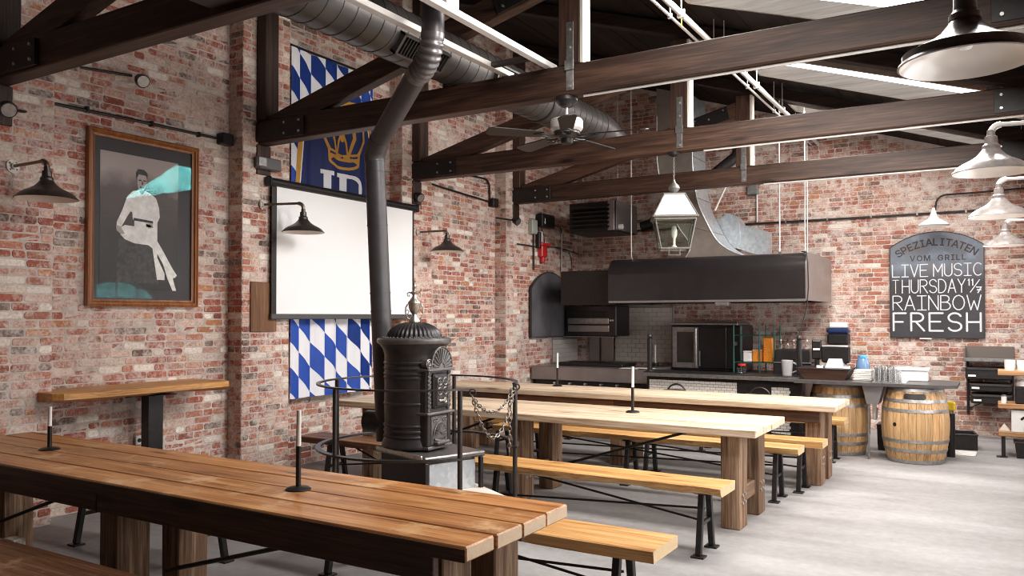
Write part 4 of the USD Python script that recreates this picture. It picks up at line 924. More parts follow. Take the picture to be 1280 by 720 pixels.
MB().lathe([(0, 2.885), (.055, 2.895), (.06, 2.91), (.03, 2.925), (.05, 2.945), (.062, 2.97), (.05, 3.0), (.022, 3.025), (.012, 3.05), (.014, 3.065), (0, 3.075)], (lx, ly, 0), 24).build('onion_finial', M['lantern_metal'], ln, smooth=45)
m = MB()
for i, z in enumerate(np.arange(3.09, 3.31, .024)):
    m.tube([(lx + (.008 * math.cos(u) if i % 2 else 0), ly + (0 if i % 2 else .008 * math.cos(u)), z + .016 * math.sin(u)) for u in np.linspace(0, 2 * PI, 9, endpoint=False)], .003, 5, closed=True)
m.build('hanging_chain', M['lantern_metal'], ln, kind='stuff')
MB().lathe([(0, 3.348), (.06, 3.347), (.055, 3.32), (.02, 3.305), (0, 3.3)], (lx, ly, 0), 20).build('canopy', M['black'], ln)
MB().box((lx - .05, ly - .05, 2.255), (lx + .05, ly + .05, 2.265), .003).build('foot', M['lantern_metal'], ln)
m = MB()
for p in sq(.055, 0): m.cyl((p[0], p[1], 2.262), (p[0], p[1], 2.33), .005, 6)
for p, q in zip(sq(.06, 2.265), sq(.06, 2.265)[1:] + sq(.06, 2.265)[:1]): m.tube([p, q], .006, 6)
m.build('foot_bars', M['lantern_metal'], ln)
MB().lathe([(0, 2.335), (.03, 2.34), (.03, 2.36), (.014, 2.37), (.014, 2.44), (.03, 2.47), (.034, 2.52), (.02, 2.57), (0, 2.58)], (lx, ly, 0), 16).build('lamp_bulb', M['bulb'], ln)

yc = thing('hanging_rope', 'thin yellow cord hanging from the roof beside the pale sprinkler pipe', 'cord')
MB().tube([(-2.36, 6.75, 4.52), (-2.362, 6.75, 4.3), (-2.36, 6.76, 4.16)], .006, 6).build('cord', plain('yellow_cord', (.75, .6, .03), .5), yc)
# barn lamps of the opposite wall
barn_lamp('biggest, closest barn lamp, its cream inside facing down over the camera side', (XR, 2.9, 2.68), (-.085, 2.87), 2.412, .192, M['shade_lit'], M['black'])
barn_lamp('barn lamp with pale pipe arm, between the biggest one and two smaller ones', (XR, 5.36, 2.70), (-.035, 5.34), 2.445, .203, M['shade_lit'], M['pale_pipe'])
barn_lamp('barn lamp with pale pipe arm, third in the row from the biggest one', (XR, 6.95, 2.62), (.0, 6.93), 2.36, .205, M['shade_lit'], M['pale_pipe'])
barn_lamp('last, smallest-looking barn lamp of the row, beside the arched menu board', (XR, 9.55, 2.58), (.055, 9.53), 2.34, .205, M['shade_lit'], M['pale_pipe'])
# ------------------------------------------------------------ post stands on the tables
def stand(label, x, y, h):
    t = thing('table_post_stand', label, 'stand', 'post stands on the long tables', (x, y, .78))
    MB().lathe([(0, .018), (.02, .018), (.05, .012), (.062, .004), (.062, .0015), (0, .0015)], (0, 0, 0), 24).build('base', M['black'], t)
    MB().tube([(0, 0, .015), (.0, 0, h * .55)], .013, 12).build('pole', M['black'], t)
    MB().tube([(0, 0, h * .55), (.002, 0, h)], [.0125, .011], 12).build('white_top', M['white'], t)
    return t
stand('black post stand with white top at the wall end of the long orange-brown table', -5.15, 2.85, .27)
stand('black post stand with tall white top in the middle of the long orange-brown table', -2.925, 2.82, .385)
stand('post stand with dished base on the pale table behind the stove', -2.772, 6.62, .40)
stand('thin post stand on the table by the kitchen bar', -4.6, 8.65, .40)

# ------------------------------------------------------------ kitchen hood, duct, heater
M['hood'] = plain('smoked_dark_steel', (0.032, 0.027, 0.028), 0.30, 0.5, noise=0.12, scale=5)
M['hood_end'] = plain('brushed_steel', (0.30, 0.27, 0.26), 0.36, 0.7, noise=0.12, scale=5)
ho = thing('kitchen_hood', 'long dark steel exhaust hood with rounded top over the grill, pale end panel', 'exhaust hood')
HX0, HX1, HY0, HY1, HZ0, HZ1 = -4.87, -2.13, 10.75, 12.55, 1.83, 2.46
prof_h = [(HY0, HZ0), (HY0, 2.22)] + [(HY0 + .24 - .24 * math.cos(t), 2.22 + .24 * math.sin(t)) for t in np.linspace(.15, PI / 2, 9)] + [(HY1, HZ1), (HY1, HZ0)]
MX = lambda x: frame((x, 0, 0), (0, 1, 0), (0, 0, 1))
shell = Polygon(prof_h)
inner_h = Polygon([(HY0 + .03, HZ0 - .01), (HY0 + .03, HZ0 + .2), (HY1 - .3, HZ0 + .38), (HY1 - .03, HZ0 + .3), (HY1 - .03, HZ0 - .01)])
MB().prism(shell.difference(inner_h), HX1 - HX0, MX(HX0)).build('canopy', M['hood'], ho, smooth=28)
MB().prism(shell, .012, MX(HX1 + .001)).build('end_panel', M['hood_end'], ho, smooth=False)
MB().prism(shell, .012, MX(HX0 - .013)).build('end_panel', M['hood'], ho, smooth=False)
MB().box((HX0, HY0 - .012, HZ0 - .012), (HX1, HY0 + .02, HZ0 + .02), .003).build('drip_lip', M['hood_end'], ho)
MB().box((-3.3, HY0 - .01, HZ0 - .06), (-3.12, HY0 + .1, HZ0 - .013), .003).build('grease_cup', M['steel'], ho)
fl_ = MB()
for i in range(7): fl_.box((HX0 + .1 + i * .36, HY0 + .7, HZ0 + .24), (HX0 + .42 + i * .36, HY0 + 1.25, HZ0 + .27), .004)
for i in range(7): 
    MB().box((HX0 + .1 + i * .36, HY0 + .62, HZ0 + .12), (HX0 + .42 + i * .36, HY0 + 1.15, HZ0 + .15), .004).build('grease_filter', M['steel'], ho)
MB().box((-4.2, HY0 + .06, HZ0 - .01), (-3.75, HY0 + .12, HZ0 + .03), .006).build('light_tube', M['enamel_white'], ho)
em = unary_union([Point(0, 0).buffer(.05), Point(-.07, -.02).buffer(.03), Point(.07, -.02).buffer(.03), Point(0, .05).buffer(.03)])
MB().prism(em, .006, frame((-3.98, HY0 + .045, 2.33), (1, 0, 0), (0, .55, .83))).build('emblem', M['black'], ho, smooth=False)
h2 = thing('side_hood', 'black box hood section joined to the wall side of the long rounded hood', 'exhaust hood')
MB().box((-5.82, 11.05, 1.82), (-4.886, 12.55, 2.32), .01).build('canopy', M['black'], h2)
m = MB().box((-5.82, 11.04, 1.80), (-4.886, 11.07, 1.83), .003).build('drip_lip', M['black'], h2)
for k, (x, y) in enumerate(((-2.50, 11.0), (-2.18, 11.02), (-2.40, 12.3), (-4.62, 11.0), (-4.75, 11.3))):
    t = thing('hanger_rod', 'thin rod hanging the hood from the roof, ' + ('front one at the pale hood end', 'outermost one at the pale hood end', 'rear one at the pale hood end', 'front one at the dark hood end', 'rear one at the dark hood end')[k], 'rod', 'thin hanger rods of the kitchen hood')
    MB().cyl((x, y, HZ1 - .002), (x, y, roof_z(x) - .004), .007, 8).build('rod', M['white'] if k < 3 else M['pale_pipe'], t)
    MB().box((x - .02, y - .02, HZ1 - .001), (x + .02, y + .02, HZ1 + .03), .004).build('anchor', M['steel'], t)
tc = thing('hood_cable', 'black cable drooping from the pale end of the hood to the bar post', 'cable')
MB().tube([(-2.2, 10.9, 2.47), (-2.12, 10.8, 2.45), (-2.09, 10.72, 2.3), (-2.08, 10.7, 2.0), (-2.1, 10.7, 1.75), (-2.16, 10.68, 1.5), (-2.2, 10.66, 1.36), (-2.17, 10.63, 1.1), (-2.15, 10.6, .9)], .008, 8).build('cable', M['black'], tc, smooth=60)

du2 = thing('exhaust_duct', 'tall pale galvanised duct curving down from the roof into the hood', 'duct')
lf = [(-4.28, 4.97), (-4.28, 4.0), (-4.16, 3.36), (-3.94, 2.89), (-3.78, 2.62), (-3.86, 2.462)]
rt = [(-3.742, 4.80), (-3.745, 3.93), (-3.69, 3.35), (-3.52, 2.92), (-3.36, 2.66), (-3.0, 2.462)]
def spline(p, n=40):
    p = np.array(p); d = np.r_[0, np.cumsum(np.linalg.norm(np.diff(p, axis=0), axis=1))]
    from scipy.interpolate import PchipInterpolator
    u = np.linspace(0, d[-1], n); return np.stack([PchipInterpolator(d, p[:, k])(u) for k in (0, 1)], 1)
ls, rs = spline(lf), spline(rt)
DY0, DY1 = 11.15, 11.75
for nm, mt, quad in (('front_sheet', 'galv_shaded', 0), ('side_sheet', 'galv', 1), ('rear_sheet', 'galv', 2), ('side_sheet', 'galv', 3)):
    if 'galv_shaded' not in M: M['galv_shaded'] = plain('shaded_galvanised', (0.33, 0.28, 0.245), 0.42, 0.6, noise=0.22, scale=3)  # same sheet metal, browner: the shade on the front is put into the colour
    A_, B_ = {0: (ls, rs), 1: (rs, rs), 2: (rs, ls), 3: (ls, ls)}[quad]; ya, yb = {0: (DY0, DY0), 1: (DY0, DY1), 2: (DY1, DY1), 3: (DY1, DY0)}[quad]
    v = [(p[0], ya, p[1]) for p in A_] + [(q[0], yb, q[1]) for q in B_]; k = len(ls)
    MB().add(v, [[i, k + i, k + i + 1, i + 1] for i in range(k - 1)]).build(nm, M[mt], du2, smooth=40)
m = MB()
for i in (13, 22, 30): 
    for a, b in ((ls[i], rs[i]),): m.tube([(a[0], DY0 - .004, a[1]), (b[0], DY0 - .004, b[1])], .008, 6); m.tube([(b[0] + .004, DY0, b[1]), (b[0] + .004, DY1, b[1])], .008, 6)
m.build('seam_flange', M['galv_shaded'], du2)
m = MB()
for A_ in (ls, rs): m.tube([(p[0], DY0, p[1]) for p in A_[6:]], .009, 6)
m.build('corner_seam', M['galv'], du2, smooth=60)
eb2 = thing('duct_elbow', 'pale galvanised round elbow and square box standing on top of the hood', 'duct')
q = [(-3.36, 3.10)] + [(-3.36 + .21 * math.sin(t), 2.92 + .2 * math.cos(t)) for t in np.linspace(0, 1.5, 8)] + [(-3.14, 2.72), (-3.18, 2.6), (-3.4, 2.55), (-3.5, 2.7), (-3.5, 3.0)]
MB().prism(Polygon(q).buffer(0), .34, frame((-.1, 12.12, .03), (1, 0, 0), (0, 0, 1))).build('elbow', M['galv'], eb2, smooth=30)
MB().add([(x, y, z) for (x, z) in ((-3.32, 2.63), (-2.86, 2.475), (-2.86, 2.85), (-3.32, 3.0)) for y in (11.8, 12.1)], [[0, 2, 4, 6], [7, 5, 3, 1], [0, 1, 3, 2], [2, 3, 5, 4], [4, 5, 7, 6], [6, 7, 1, 0]]).build('box', M['galv'], eb2, smooth=False)
MB().tube([(-3.68, 11.1, 3.68), (-3.3, 11.1, 3.5), (-3.24, 11.1, 3.46), (-3.42, 11.15, 3.12)], .016, 8).build('bracket_arm', M['white'], eb2)
fl3 = thing('heater_flue', 'black round flue slanting up behind the pale duct from the heater', 'flue pipe')
MB().tube([(-4.86, 12.0, 3.05), (-4.7, 12.0, 3.09), (-4.5, 12.0, 3.22), (-3.35, 12.0, 4.02), (-3.2, 12.0, roof_z(-3.2) - .10)], .085, 18).build('pipe', M['black'], fl3, smooth=60)
he = thing('unit_heater', 'black louvred unit heater hung at the corner above the kitchen, grey panel', 'heater')
MB().box((-5.80, 11.3, 2.93), (-5.0, 12.1, 3.40), .015).build('cabinet', M['black'], he)
for i in range(6): MB().box((-.33, -.035, -.006), (.33, .035, .006), .003, frame((-5.43, 11.27, 3.0 + i * .066), (1, 0, 0), (0, .75, .66))).build('louvre', M['hood'], he)
MB().box((-5.0 + .001, 11.3, 2.95), (-4.985, 12.1, 3.39), .003).build('side_cover', plain('heater_grey', (0.16, 0.145, 0.145), .4, .2), he)
MB().box((-5.13, 11.285, 2.945), (-5.02, 11.299, 3.395), .003).build('control_panel', M['hood_end'], he)
for x in (-5.7, -5.1): MB().cyl((x, 11.6, 3.40), (x, 11.6, roof_z(x) - .004), .007, 8).build('hanger_rod', M['pale_pipe'], he)
MB().cyl((-4.985, 11.4, 3.0), (-4.93, 11.4, 3.0), .04, 12).build('gas_valve', M['white'], he)

bp_ = thing('back_wall_pipe', 'long thin dark conduit running level across the back brick wall', 'pipe')
MB().cyl((-6.3, YB - .03, 3.07), (XR, YB - .03, 3.07), .016, 8).build('pipe', M['rail'], bp_)
MB().tube([(-3.22, YB - .03, 3.09), (-3.22, YB - .03, 3.55)], .014, 8).build('riser', M['pale_pipe'], bp_)
MB().box((-3.36, YB - .08, 3.52), (-3.2, YB - .005, 3.68), .008).build('junction_box', M['steel'], bp_)
for x in np.arange(-2.8, .3, .6): MB().box((x, YB - .05, 3.05), (x + .025, YB - .006, 3.09), .003).build('clip', M['steel'], bp_)

# small white lamp on the back wall with its curved conduit
lw_ = barn_lamp('small white barn lamp high on the back brick wall above the arched menu board', (-.76, YB, 3.05), (-.76, 12.3), 2.86, .2, M['enamel_white'], M['white'], M['enamel_white'])
cl = thing('lamp_conduit', 'black conduit curving over from the opposite side to the small white wall lamp', 'pipe')
MB().tube([(-.76, 12.62, 3.10), (-.755, 12.62, 3.16)] + arc((-.62, 12.62, 3.18), .13, PI, PI / 2, 7, (1, 0, 0), (0, 0, 1)) + [(-.3, 12.62, 3.31), (XR, 12.62, 3.33)], .013, 8).build('pipe', M['black'], cl, smooth=60)

# ------------------------------------------------------------ menu board with chalk lettering
mb_ = thing('menu_board', 'arched grey-black chalkboard menu with hand lettering on the back brick wall', 'chalkboard')
MX0, MX1, MZ0, MZ1, MC = -1.335, -.185, 1.335, 2.60, .20
Rr = ((MX1 - MX0) ** 2 / 4 + MC ** 2) / (2 * MC); mxm = (MX0 + MX1) / 2; mcz = MZ1 + MC - Rr
al = math.asin((MX1 - MX0) / 2 / Rr)
shape = Polygon([(MX0, MZ0), (MX1, MZ0)] + [(mxm + Rr * math.sin(t), mcz + Rr * math.cos(t)) for t in np.linspace(al, -al, 25)])
YM = YB - .05
WX = lambda y: frame((0, y, 0), (1, 0, 0), (0, 0, 1))      # its normal points to -y
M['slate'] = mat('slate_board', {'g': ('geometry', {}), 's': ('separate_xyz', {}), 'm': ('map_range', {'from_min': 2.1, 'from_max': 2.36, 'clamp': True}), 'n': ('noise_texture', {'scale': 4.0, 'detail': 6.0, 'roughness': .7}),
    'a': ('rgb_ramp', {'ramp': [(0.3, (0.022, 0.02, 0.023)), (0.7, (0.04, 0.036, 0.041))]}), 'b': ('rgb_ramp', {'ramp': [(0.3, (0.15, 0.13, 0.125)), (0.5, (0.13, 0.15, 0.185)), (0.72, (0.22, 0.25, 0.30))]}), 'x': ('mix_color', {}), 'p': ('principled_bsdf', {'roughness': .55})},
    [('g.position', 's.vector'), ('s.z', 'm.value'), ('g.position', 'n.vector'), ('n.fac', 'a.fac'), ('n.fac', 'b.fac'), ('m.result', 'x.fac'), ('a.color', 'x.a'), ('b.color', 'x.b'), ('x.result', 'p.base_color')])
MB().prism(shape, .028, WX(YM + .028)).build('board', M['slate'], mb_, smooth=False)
MB().prism(shape.buffer(.012).difference(shape), .034, WX(YM + .030)).build('edge', M['rail'], mb_, smooth=False)
M['chalk'] = plain('white_chalk', (0.6, 0.585, 0.6), 0.8, noise=0.18, scale=90)
M['chalk_dim'] = plain('grey_chalk', (0.52, 0.49, 0.47), 0.8, noise=0.25, scale=90)
M['rust_paint'] = plain('dark_rust_lettering', (0.045, 0.03, 0.032), 0.6)
from shapely.geometry import LineString, MultiPolygon
E_ = lambda cx, cy, rx, ry, a, b: [(cx + rx * math.cos(math.radians(t)), cy + ry * math.sin(math.radians(t))) for t in np.linspace(a, b, 14)]
GL = {'L': [[(0, 1), (0, 0), (.6, 0)]], 'I': [[(.3, 0), (.3, 1)], [(.02, 1), (.58, 1)], [(.02, 0), (.58, 0)]], 'V': [[(0, 1), (.32, 0), (.64, 1)]], 'E': [[(.62, 1), (0, 1), (0, 0), (.62, 0)], [(0, .52), (.5, .52)]],
      'M': [[(0, 0), (0, 1), (.36, .35), (.72, 1), (.72, 0)]], 'U': [[(0, 1), (0, .3)] + E_(.3, .3, .3, .3, 180, 360) + [(.6, 1)]], 'S': [E_(.3, .75, .29, .25, 20, 270) + E_(.3, .25, .3, .25, 90, -160)], 'C': [E_(.36, .5, .36, .5, 50, 310)],
      'T': [[(0, 1), (.7, 1)], [(.35, 1), (.35, 0)]], 'H': [[(0, 0), (0, 1)], [(.62, 0), (.62, 1)], [(0, .5), (.62, .5)]], 'R': [[(0, 0), (0, 1), (.3, 1)] + E_(.3, .76, .28, .24, 90, -90) + [(0, .52)], [(.22, .52), (.62, 0)]],
      'D': [[(0, 0), (0, 1), (.2, 1)] + E_(.2, .5, .42, .5, 90, -90) + [(0, 0)]], 'A': [[(0, 0), (.32, 1), (.64, 0)], [(.1, .33), (.54, .33)]], 'Y': [[(0, 1), (.3, .5), (.6, 1)], [(.3, .5), (.3, 0)]], 'N': [[(0, 0), (0, 1), (.6, 0), (.6, 1)]],
      'B': [[(0, 0), (0, 1), (.28, 1)] + E_(.28, .77, .25, .23, 90, -90) + [(0, .54)], [(.28, .54)] + E_(.3, .27, .3, .27, 90, -90) + [(0, 0)]], 'O': [E_(.36, .5, .36, .5, 0, 360)], 'W': [[(0, 1), (.22, 0), (.42, .62), (.62, 0), (.84, 1)]],
      'F': [[(.6, 1), (0, 1), (0, 0)], [(0, .5), (.45, .5)]], '1': [[(.1, .8), (.25, 1), (.25, 0)]], '7': [[(0, 1), (.5, 1), (.15, 0)], [(.08, .5), (.45, .5)]], '/': [[(0, 0), (.5, 1)]]}
WID = {k: max(p[0] for s in v for p in s) for k, v in GL.items()}
def chalk(text, x0, x1, z0, h, w, mt='chalk', gap=.18, each=None):
    tot = sum((WID[c] if c != ' ' else .12) + gap for c in text) - gap; sx = (x1 - x0) / (tot * h)
    x = x0
    for c in text:
        if c == ' ': x += (.12 + gap) * h * sx; continue
        g = unary_union([LineString([(x + px_ * h * sx, z0 + pz * h) for px_, pz in s]).buffer(w, quad_segs=3) for s in GL[c]])
        MB().prism(g.simplify(.001), .0022, WX(YM - .0002)).build('chalk_letter', M[each or mt], mb_, smooth=False)
        x += (WID[c] + gap) * h * sx
chalk('LIVE MUSIC', MX0 + .025, MX1 - .03, 2.185, .17, .0068)
chalk('T', MX0 + .03, MX0 + .1, 1.955, .185, .006, 'chalk_dim'); chalk('HURSDAY', MX0 + .15, MX1 - .22, 1.955, .185, .0065)
chalk('11', MX1 - .19, MX1 - .13, 2.05, .085, .007, gap=.35); chalk('/', MX1 - .16, MX1 - .05, 1.955, .17, .006); chalk('7', MX1 - .085, MX1 - .03, 1.95, .075, .008)
chalk('RAINBOW', MX0 + .03, MX1 - .035, 1.715, .20, .0072, gap=.16)
chalk('FRESH', MX0 + .035, MX1 - .04, 1.425, .245, .0125, gap=.26)
word = 'SPEZIALITATEN'; radL = Rr - .15
for k, c in enumerate(word):
    a = (k - (len(word) - 1) / 2) / (len(word) - 1) * 2 * .60
    tm_ = meshkit.text_mesh(c, .098, .003, True); w_ = tm_.bounds[:, 0].mean()
    v = (tm_.vertices - (w_, 0, 0)); Mt = frame((mxm + radL * math.sin(a), YM - .0005, mcz + radL * math.cos(a) - .035), (math.cos(a), 0, -math.sin(a)), (math.sin(a), 0, math.cos(a)))
    MB().add(v, tm_.faces, Mt).build('painted_letter', M['rust_paint'], mb_, smooth=False)
for c0, cw_ in (('VOM', -1.085), ('GRILL', -.735)):
    x = cw_
    for c in c0:
        tm_ = meshkit.text_mesh(c, .074, .003, True); MB().add(tm_.vertices - (tm_.bounds[0, 0], 0, 0), tm_.faces, frame((x, YM - .0005, 2.405), (1, 0, 0), (0, 0, 1))).build('painted_letter', M['rust_paint'], mb_, smooth=False)
        x += (tm_.bounds[1, 0] - tm_.bounds[0, 0]) + .02
MB().box((-.97, YM - .012, MZ0 - .03), (-.82, YM + .02, MZ0 - .013), .002).build('chalk_ledge', M['white'], mb_)

# blank blackboard on the kitchen end of the long wall, fire alarm and boxes
bb = thing('arched_blackboard', 'blank dark arched chalkboard hung at the kitchen end of the long brick wall', 'chalkboard')
ba = arch(10.98, 12.22, 1.30, 2.34)
MB().prism(ba, .03, frame((XP + .03, 0, 0), (0, 1, 0), (0, 0, 1))).build('board', plain('dusty_blackboard', (0.11, 0.105, 0.115), .6, noise=.3, scale=3), bb, smooth=False)
MB().prism(ba.buffer(.012).difference(ba), .036, frame((XP + .03, 0, 0), (0, 1, 0), (0, 0, 1))).build('edge', M['rail'], bb, smooth=False)
M['red'] = plain('signal_red', (0.55, 0.02, 0.02), .35)
fa = thing('fire_alarm', 'red fire suppression pull station on the brick above the blank blackboard', 'alarm')
MB().box((XP, 11.28, 2.58), (XP + .09, 11.46, 2.78), .015).build('body', M['red'], fa)
MB().box((XP, 11.22, 2.76), (XP + .12, 11.52, 2.81), .01).build('cap', M['red'], fa)
MB().cyl((XP + .05, 11.36, 2.5), (XP + .05, 11.36, 2.58), .04, 14).build('nozzle', M['red'], fa)
MB().box((XP, 11.2, 2.72), (XP + .08, 11.27, 2.98), .008).build('cylinder_bracket', M['black'], fa)
MB().box((XP, 11.30, 2.82), (XP + .05, 11.38, 3.0), .008).build('white_tag', M['white'], fa)
for lab, a, b, mt, cat in (('pale green electrical box at the kitchen end of the long brick wall', (XP, 10.98, 2.93), (XP + .08, 11.14, 3.16), plain('pale_green_grey', (.36, .38, .33), .5), 'electrical box'),
                          ('black control box with a white arrow mark beside the pale green electrical box', (XP, 11.2, 3.06), (XP + .14, 11.62, 3.26), M['black'], 'control box')):
    t = thing('wall_box', lab, cat); MB().box(a, b, .012).build('case', mt, t)
    if mt is M['black']:
        MB().prism(Polygon([(11.27, 3.20), (11.29, 3.20), (11.29, 3.14), (11.31, 3.14), (11.28, 3.10), (11.25, 3.14), (11.27, 3.14)]), .003, frame((XP + .1401, 0, 0), (0, 1, 0), (0, 0, 1))).build('arrow_mark', M['white'], t, smooth=False)
        MB().box((XP + .02, 11.24, 3.262), (XP + .12, 11.6, 3.275), .002).build('lid', M['black'], t)
    else: MB().box((XP + .081, 10.99, 2.95), (XP + .088, 11.13, 3.14), .002).build('door', mt, t)
wc = thing('kitchen_conduit', 'thin conduits and loops of wire around the red alarm at the kitchen corner', 'pipe')
MB().cyl((XP + .034, 11.1, 2.36), (XP + .034, 11.1, 2.93), .013, 8).build('pipe', M['black'], wc); MB().cyl((XP + .034, 12.05, 2.36), (XP + .034, 12.05, 3.05), .015, 8).build('pipe', M['pale_pipe'], wc)
MB().tube([(XP + .034, 11.6, 3.16), (XP + .034, 11.95, 3.13), (XP + .034, 12.03, 3.1), (XP + .034, 12.05, 3.0)], .010, 8).build('pipe', M['rail'], wc, smooth=60)
MB().tube([(XP + .03, 10.6, 2.74), (XP + .03, 11.15, 2.74)], .012, 8).build('pipe', M['rail'], wc)
MB().tube([(XP + .03, 11.49, 2.73), (XP + .03, 11.6, 2.77), (XP + .03, 12.0, 2.78), (XP + .03, 12.5, 2.74), (XP + .03, YB - .02, 2.72)], .008, 8).build('wire', M['black'], wc, smooth=60)
MB().tube([(XP + .03, 12.05, 2.78), (XP + .03, 12.3, 2.76), (XP + .03, 12.42, 2.62), (XP + .03, 12.45, 2.36)], .007, 8).build('wire', M['black'], wc, smooth=60)
MB().tube([(XP + .03, 11.25, 3.07), (XP + .03, 11.27, 2.99)], .007, 8).build('wire', M['black'], wc); MB().tube([(XP + .03, 11.35, 3.06), (XP + .03, 11.44, 2.95), (XP + .03, 11.46, 2.8)], .007, 8).build('wire', M['black'], wc, smooth=60)

# ------------------------------------------------------------ kitchen line
M['tile'] = plain('white_subway_tile', (0.62, 0.57, 0.52), 0.25, noise=.06, scale=3)
M['grout'] = plain('grey_grout', (0.30, 0.27, 0.25), .8)
def tiles(parent, o, ux, un, length, height, tw=.15, th=.075, stuff=False):
    o, ux, un = (np.asarray(a, float) for a in (o, ux, un)); uz = np.array([0, 0, 1.0]); all_ = MB()
    G = np.eye(4); G[:3, 0], G[:3, 1], G[:3, 2], G[:3, 3] = ux, uz, un, o
    for r in range(int(height / th)):
        s = -tw / 2 if r % 2 else 0
        while s < length - .01:
            a, e = max(s, 0), min(s + tw, length); s += tw
            if e - a < .02: continue
            if stuff: all_.box((a + .002, r * th + .002, 0), (e - .002, r * th + th - .002, .008), .002, G)
            else: MB().box((a + .002, r * th + .002, 0), (e - .002, r * th + th - .002, .008 + rng.uniform(0, .001)), .002, G).build('tile', M['tile'], parent)
    if stuff: all_.build('small_tiles', M['tile'], parent, kind='stuff')
tw1 = thing('tiled_panel', 'white tiled wall panel on the back wall behind the grill, under the hood', 'tiled panel')
MB().box((-5.62, YB - .03, .85), (-4.6, YB - .012, 1.82)).build('grout_bed', M['grout'], tw1, smooth=False)
tiles(tw1, (-5.62, YB - .03, .87), (1, 0, 0), (0, -1, 0), 1.02, .95)
MB().box((-4.6, YB - .05, .85), (-4.57, YB - .012, 1.82), .003).build('edge_trim', M['steel'], tw1)
tw2 = thing('tiled_panel', 'white tiled wall panel at the corner beneath the blank blackboard', 'tiled panel')
MB().box((XP + .012, 11.75, .85), (XP + .02, 12.66, 1.29)).build('grout_bed', M['grout'], tw2, smooth=False)
tiles(tw2, (XP + .02, 12.66, .86), (0, -1, 0), (1, 0, 0), .9, .42)
bs = thing('steel_backsplash', 'plain stainless backsplash panel under the broiler', 'panel')
MB().box((-6.1, YB - .06, .86), (-5.64, YB - .032, 1.27), .003).build('sheet', M['hood_end'], bs); MB().box((-5.9, YB - .07, .86), (-5.87, YB - .061, 1.27), .002).build('seam', M['hood'], bs)

br_ = thing('salamander_broiler', 'stainless broiler with shelves and knobs under the black side hood', 'oven')
MB().box((-6.25, 12.05, 1.30), (-5.33, 12.6, 1.80), .01).build('cabinet', M['hood'], br_)
MB().box((-6.2, 12.03, 1.62), (-5.5, 12.055, 1.71), .004).build('opening', M['black'], br_)
MB().box((-6.2, 12.02, 1.50), (-5.45, 12.05, 1.60), .006).build('rack_tray', M['steel'], br_)
MB().box((-6.2, 12.03, 1.37), (-5.45, 12.055, 1.48), .006).build('front_panel', M['hood_end'], br_)
for x in (-5.42, -5.38): MB().cyl((x, 12.02, 1.56), (x, 12.05, 1.56), .016, 12).build('knob', M['bolt'], br_)
MB().box((-6.25, 11.95, 1.285), (-5.33, 12.1, 1.30), .003).build('shelf_lip', M['steel'], br_)
gc = thing('griddle_counter', 'stainless steel cooking counter in front of the broiler', 'counter')
MB().box((-6.32, 11.0, .64), (-4.33, 11.85, .85), .012).build('steel_top', M['hood_end'], gc)
MB().box((-6.28, 11.05, 0), (-4.36, 11.8, .638), .01).build('cabinet', M['black'], gc)
MB().box((-6.0, 11.3, .851), (-4.9, 11.84, .90), .01).build('griddle_plate', M['black'], gc)
for i in range(6): MB().cyl((-5.9 + i * .26, 10.985, .60), (-5.9 + i * .26, 11.05, .60), .018, 12).build('knob', M['bolt'], gc)
pp = thing('paper_sheet', 'white papers lying on the end of the stainless cooking counter', 'paper')
for k, (x, a) in enumerate(((-4.7, .1), (-4.5, -.2))): MB().box((-.14, -.1, 0), (.14, .1, .004), 0, rz(a, (x, 11.15 + .02 * k, .853 + .006 * k))).build('sheet', M['white'], pp, smooth=False)

ov = thing('convection_oven', 'double-door stainless convection oven with dark window on the back counter', 'oven')
OX0, OX1, OY = -4.37, -3.28, 11.98
MB().box((OX0, OY, .80), (OX1, 12.62, 1.49), .012).build('cabinet', M['hood'], ov)
MB().box((OX0 - .03, OY - .03, 1.492), (OX1 - .05, 12.62, 1.53), .006).build('top_plate', M['steel'], ov)
dl = MB().prism(sbox(OX0 + .03, .84, -3.93, 1.46).difference(sbox(OX0 + .1, .92, -4.0, 1.39)), .03, WX(OY)).build('window_door', M['steel'], ov, smooth=False)
MB().box((OX0 + .1, OY - .02, .92), (-4.0, OY - .012, 1.39)).build('glass', plain('dark_oven_glass', (.02, .018, .017), .08), dl, smooth=False)
MB().cyl((-3.955, OY - .07, .86), (-3.955, OY - .07, 1.44), .013, 10).build('handle', M['bolt'], dl)
for z in (.87, 1.43): MB().cyl((-3.955, OY - .07, z), (-3.955, OY - .028, z), .009, 8).build('handle_mount', M['bolt'], dl)
dr = MB().box((-3.925, OY - .03, .84), (-3.50, OY, 1.46), .005).build('solid_door', M['hood'], ov)
MB().cyl((-3.90, OY - .06, .87), (-3.90, OY - .06, 1.1), .010, 10).build('handle', M['steel'], dr)
cp = MB().box((-3.49, OY - .025, .84), (OX1 - .01, OY, 1.46), .004).build('control_panel', M['black'], ov)
MB().cyl((-3.36, OY - .05, 1.22), (-3.36, OY - .025, 1.22), .03, 14).build('dial', M['steel'], cp)
pn = thing('sheet_pan', 'flat steel sheet pan lying on top of the convection oven', 'pan')
MB().box((-3.95, 12.0, 1.532), (-3.35, 12.5, 1.55), .006).build('pan', M['steel'], pn)
bc = thing('back_counter', 'dark low counter under the convection oven along the back wall', 'counter')
MB().box((-4.5, 11.9, .72), (-2.3, 12.66, .798), .008).build('top', M['black'], bc); MB().box((-4.45, 12.0, 0), (-2.35, 12.64, .718), .008).build('cabinet', M['black'], bc)
kn = thing('knife_steel', 'pale upright rod standing on the dark counter beside the oven', 'utensil')
MB().cyl((-4.62, 11.95, .90), (-4.62, 11.95, 1.18), .012, 10).build('rod', M['white'], kn); MB().cyl((-4.62, 11.95, .852), (-4.62, 11.95, .90), .05, 14).build('holder', M['black'], kn)
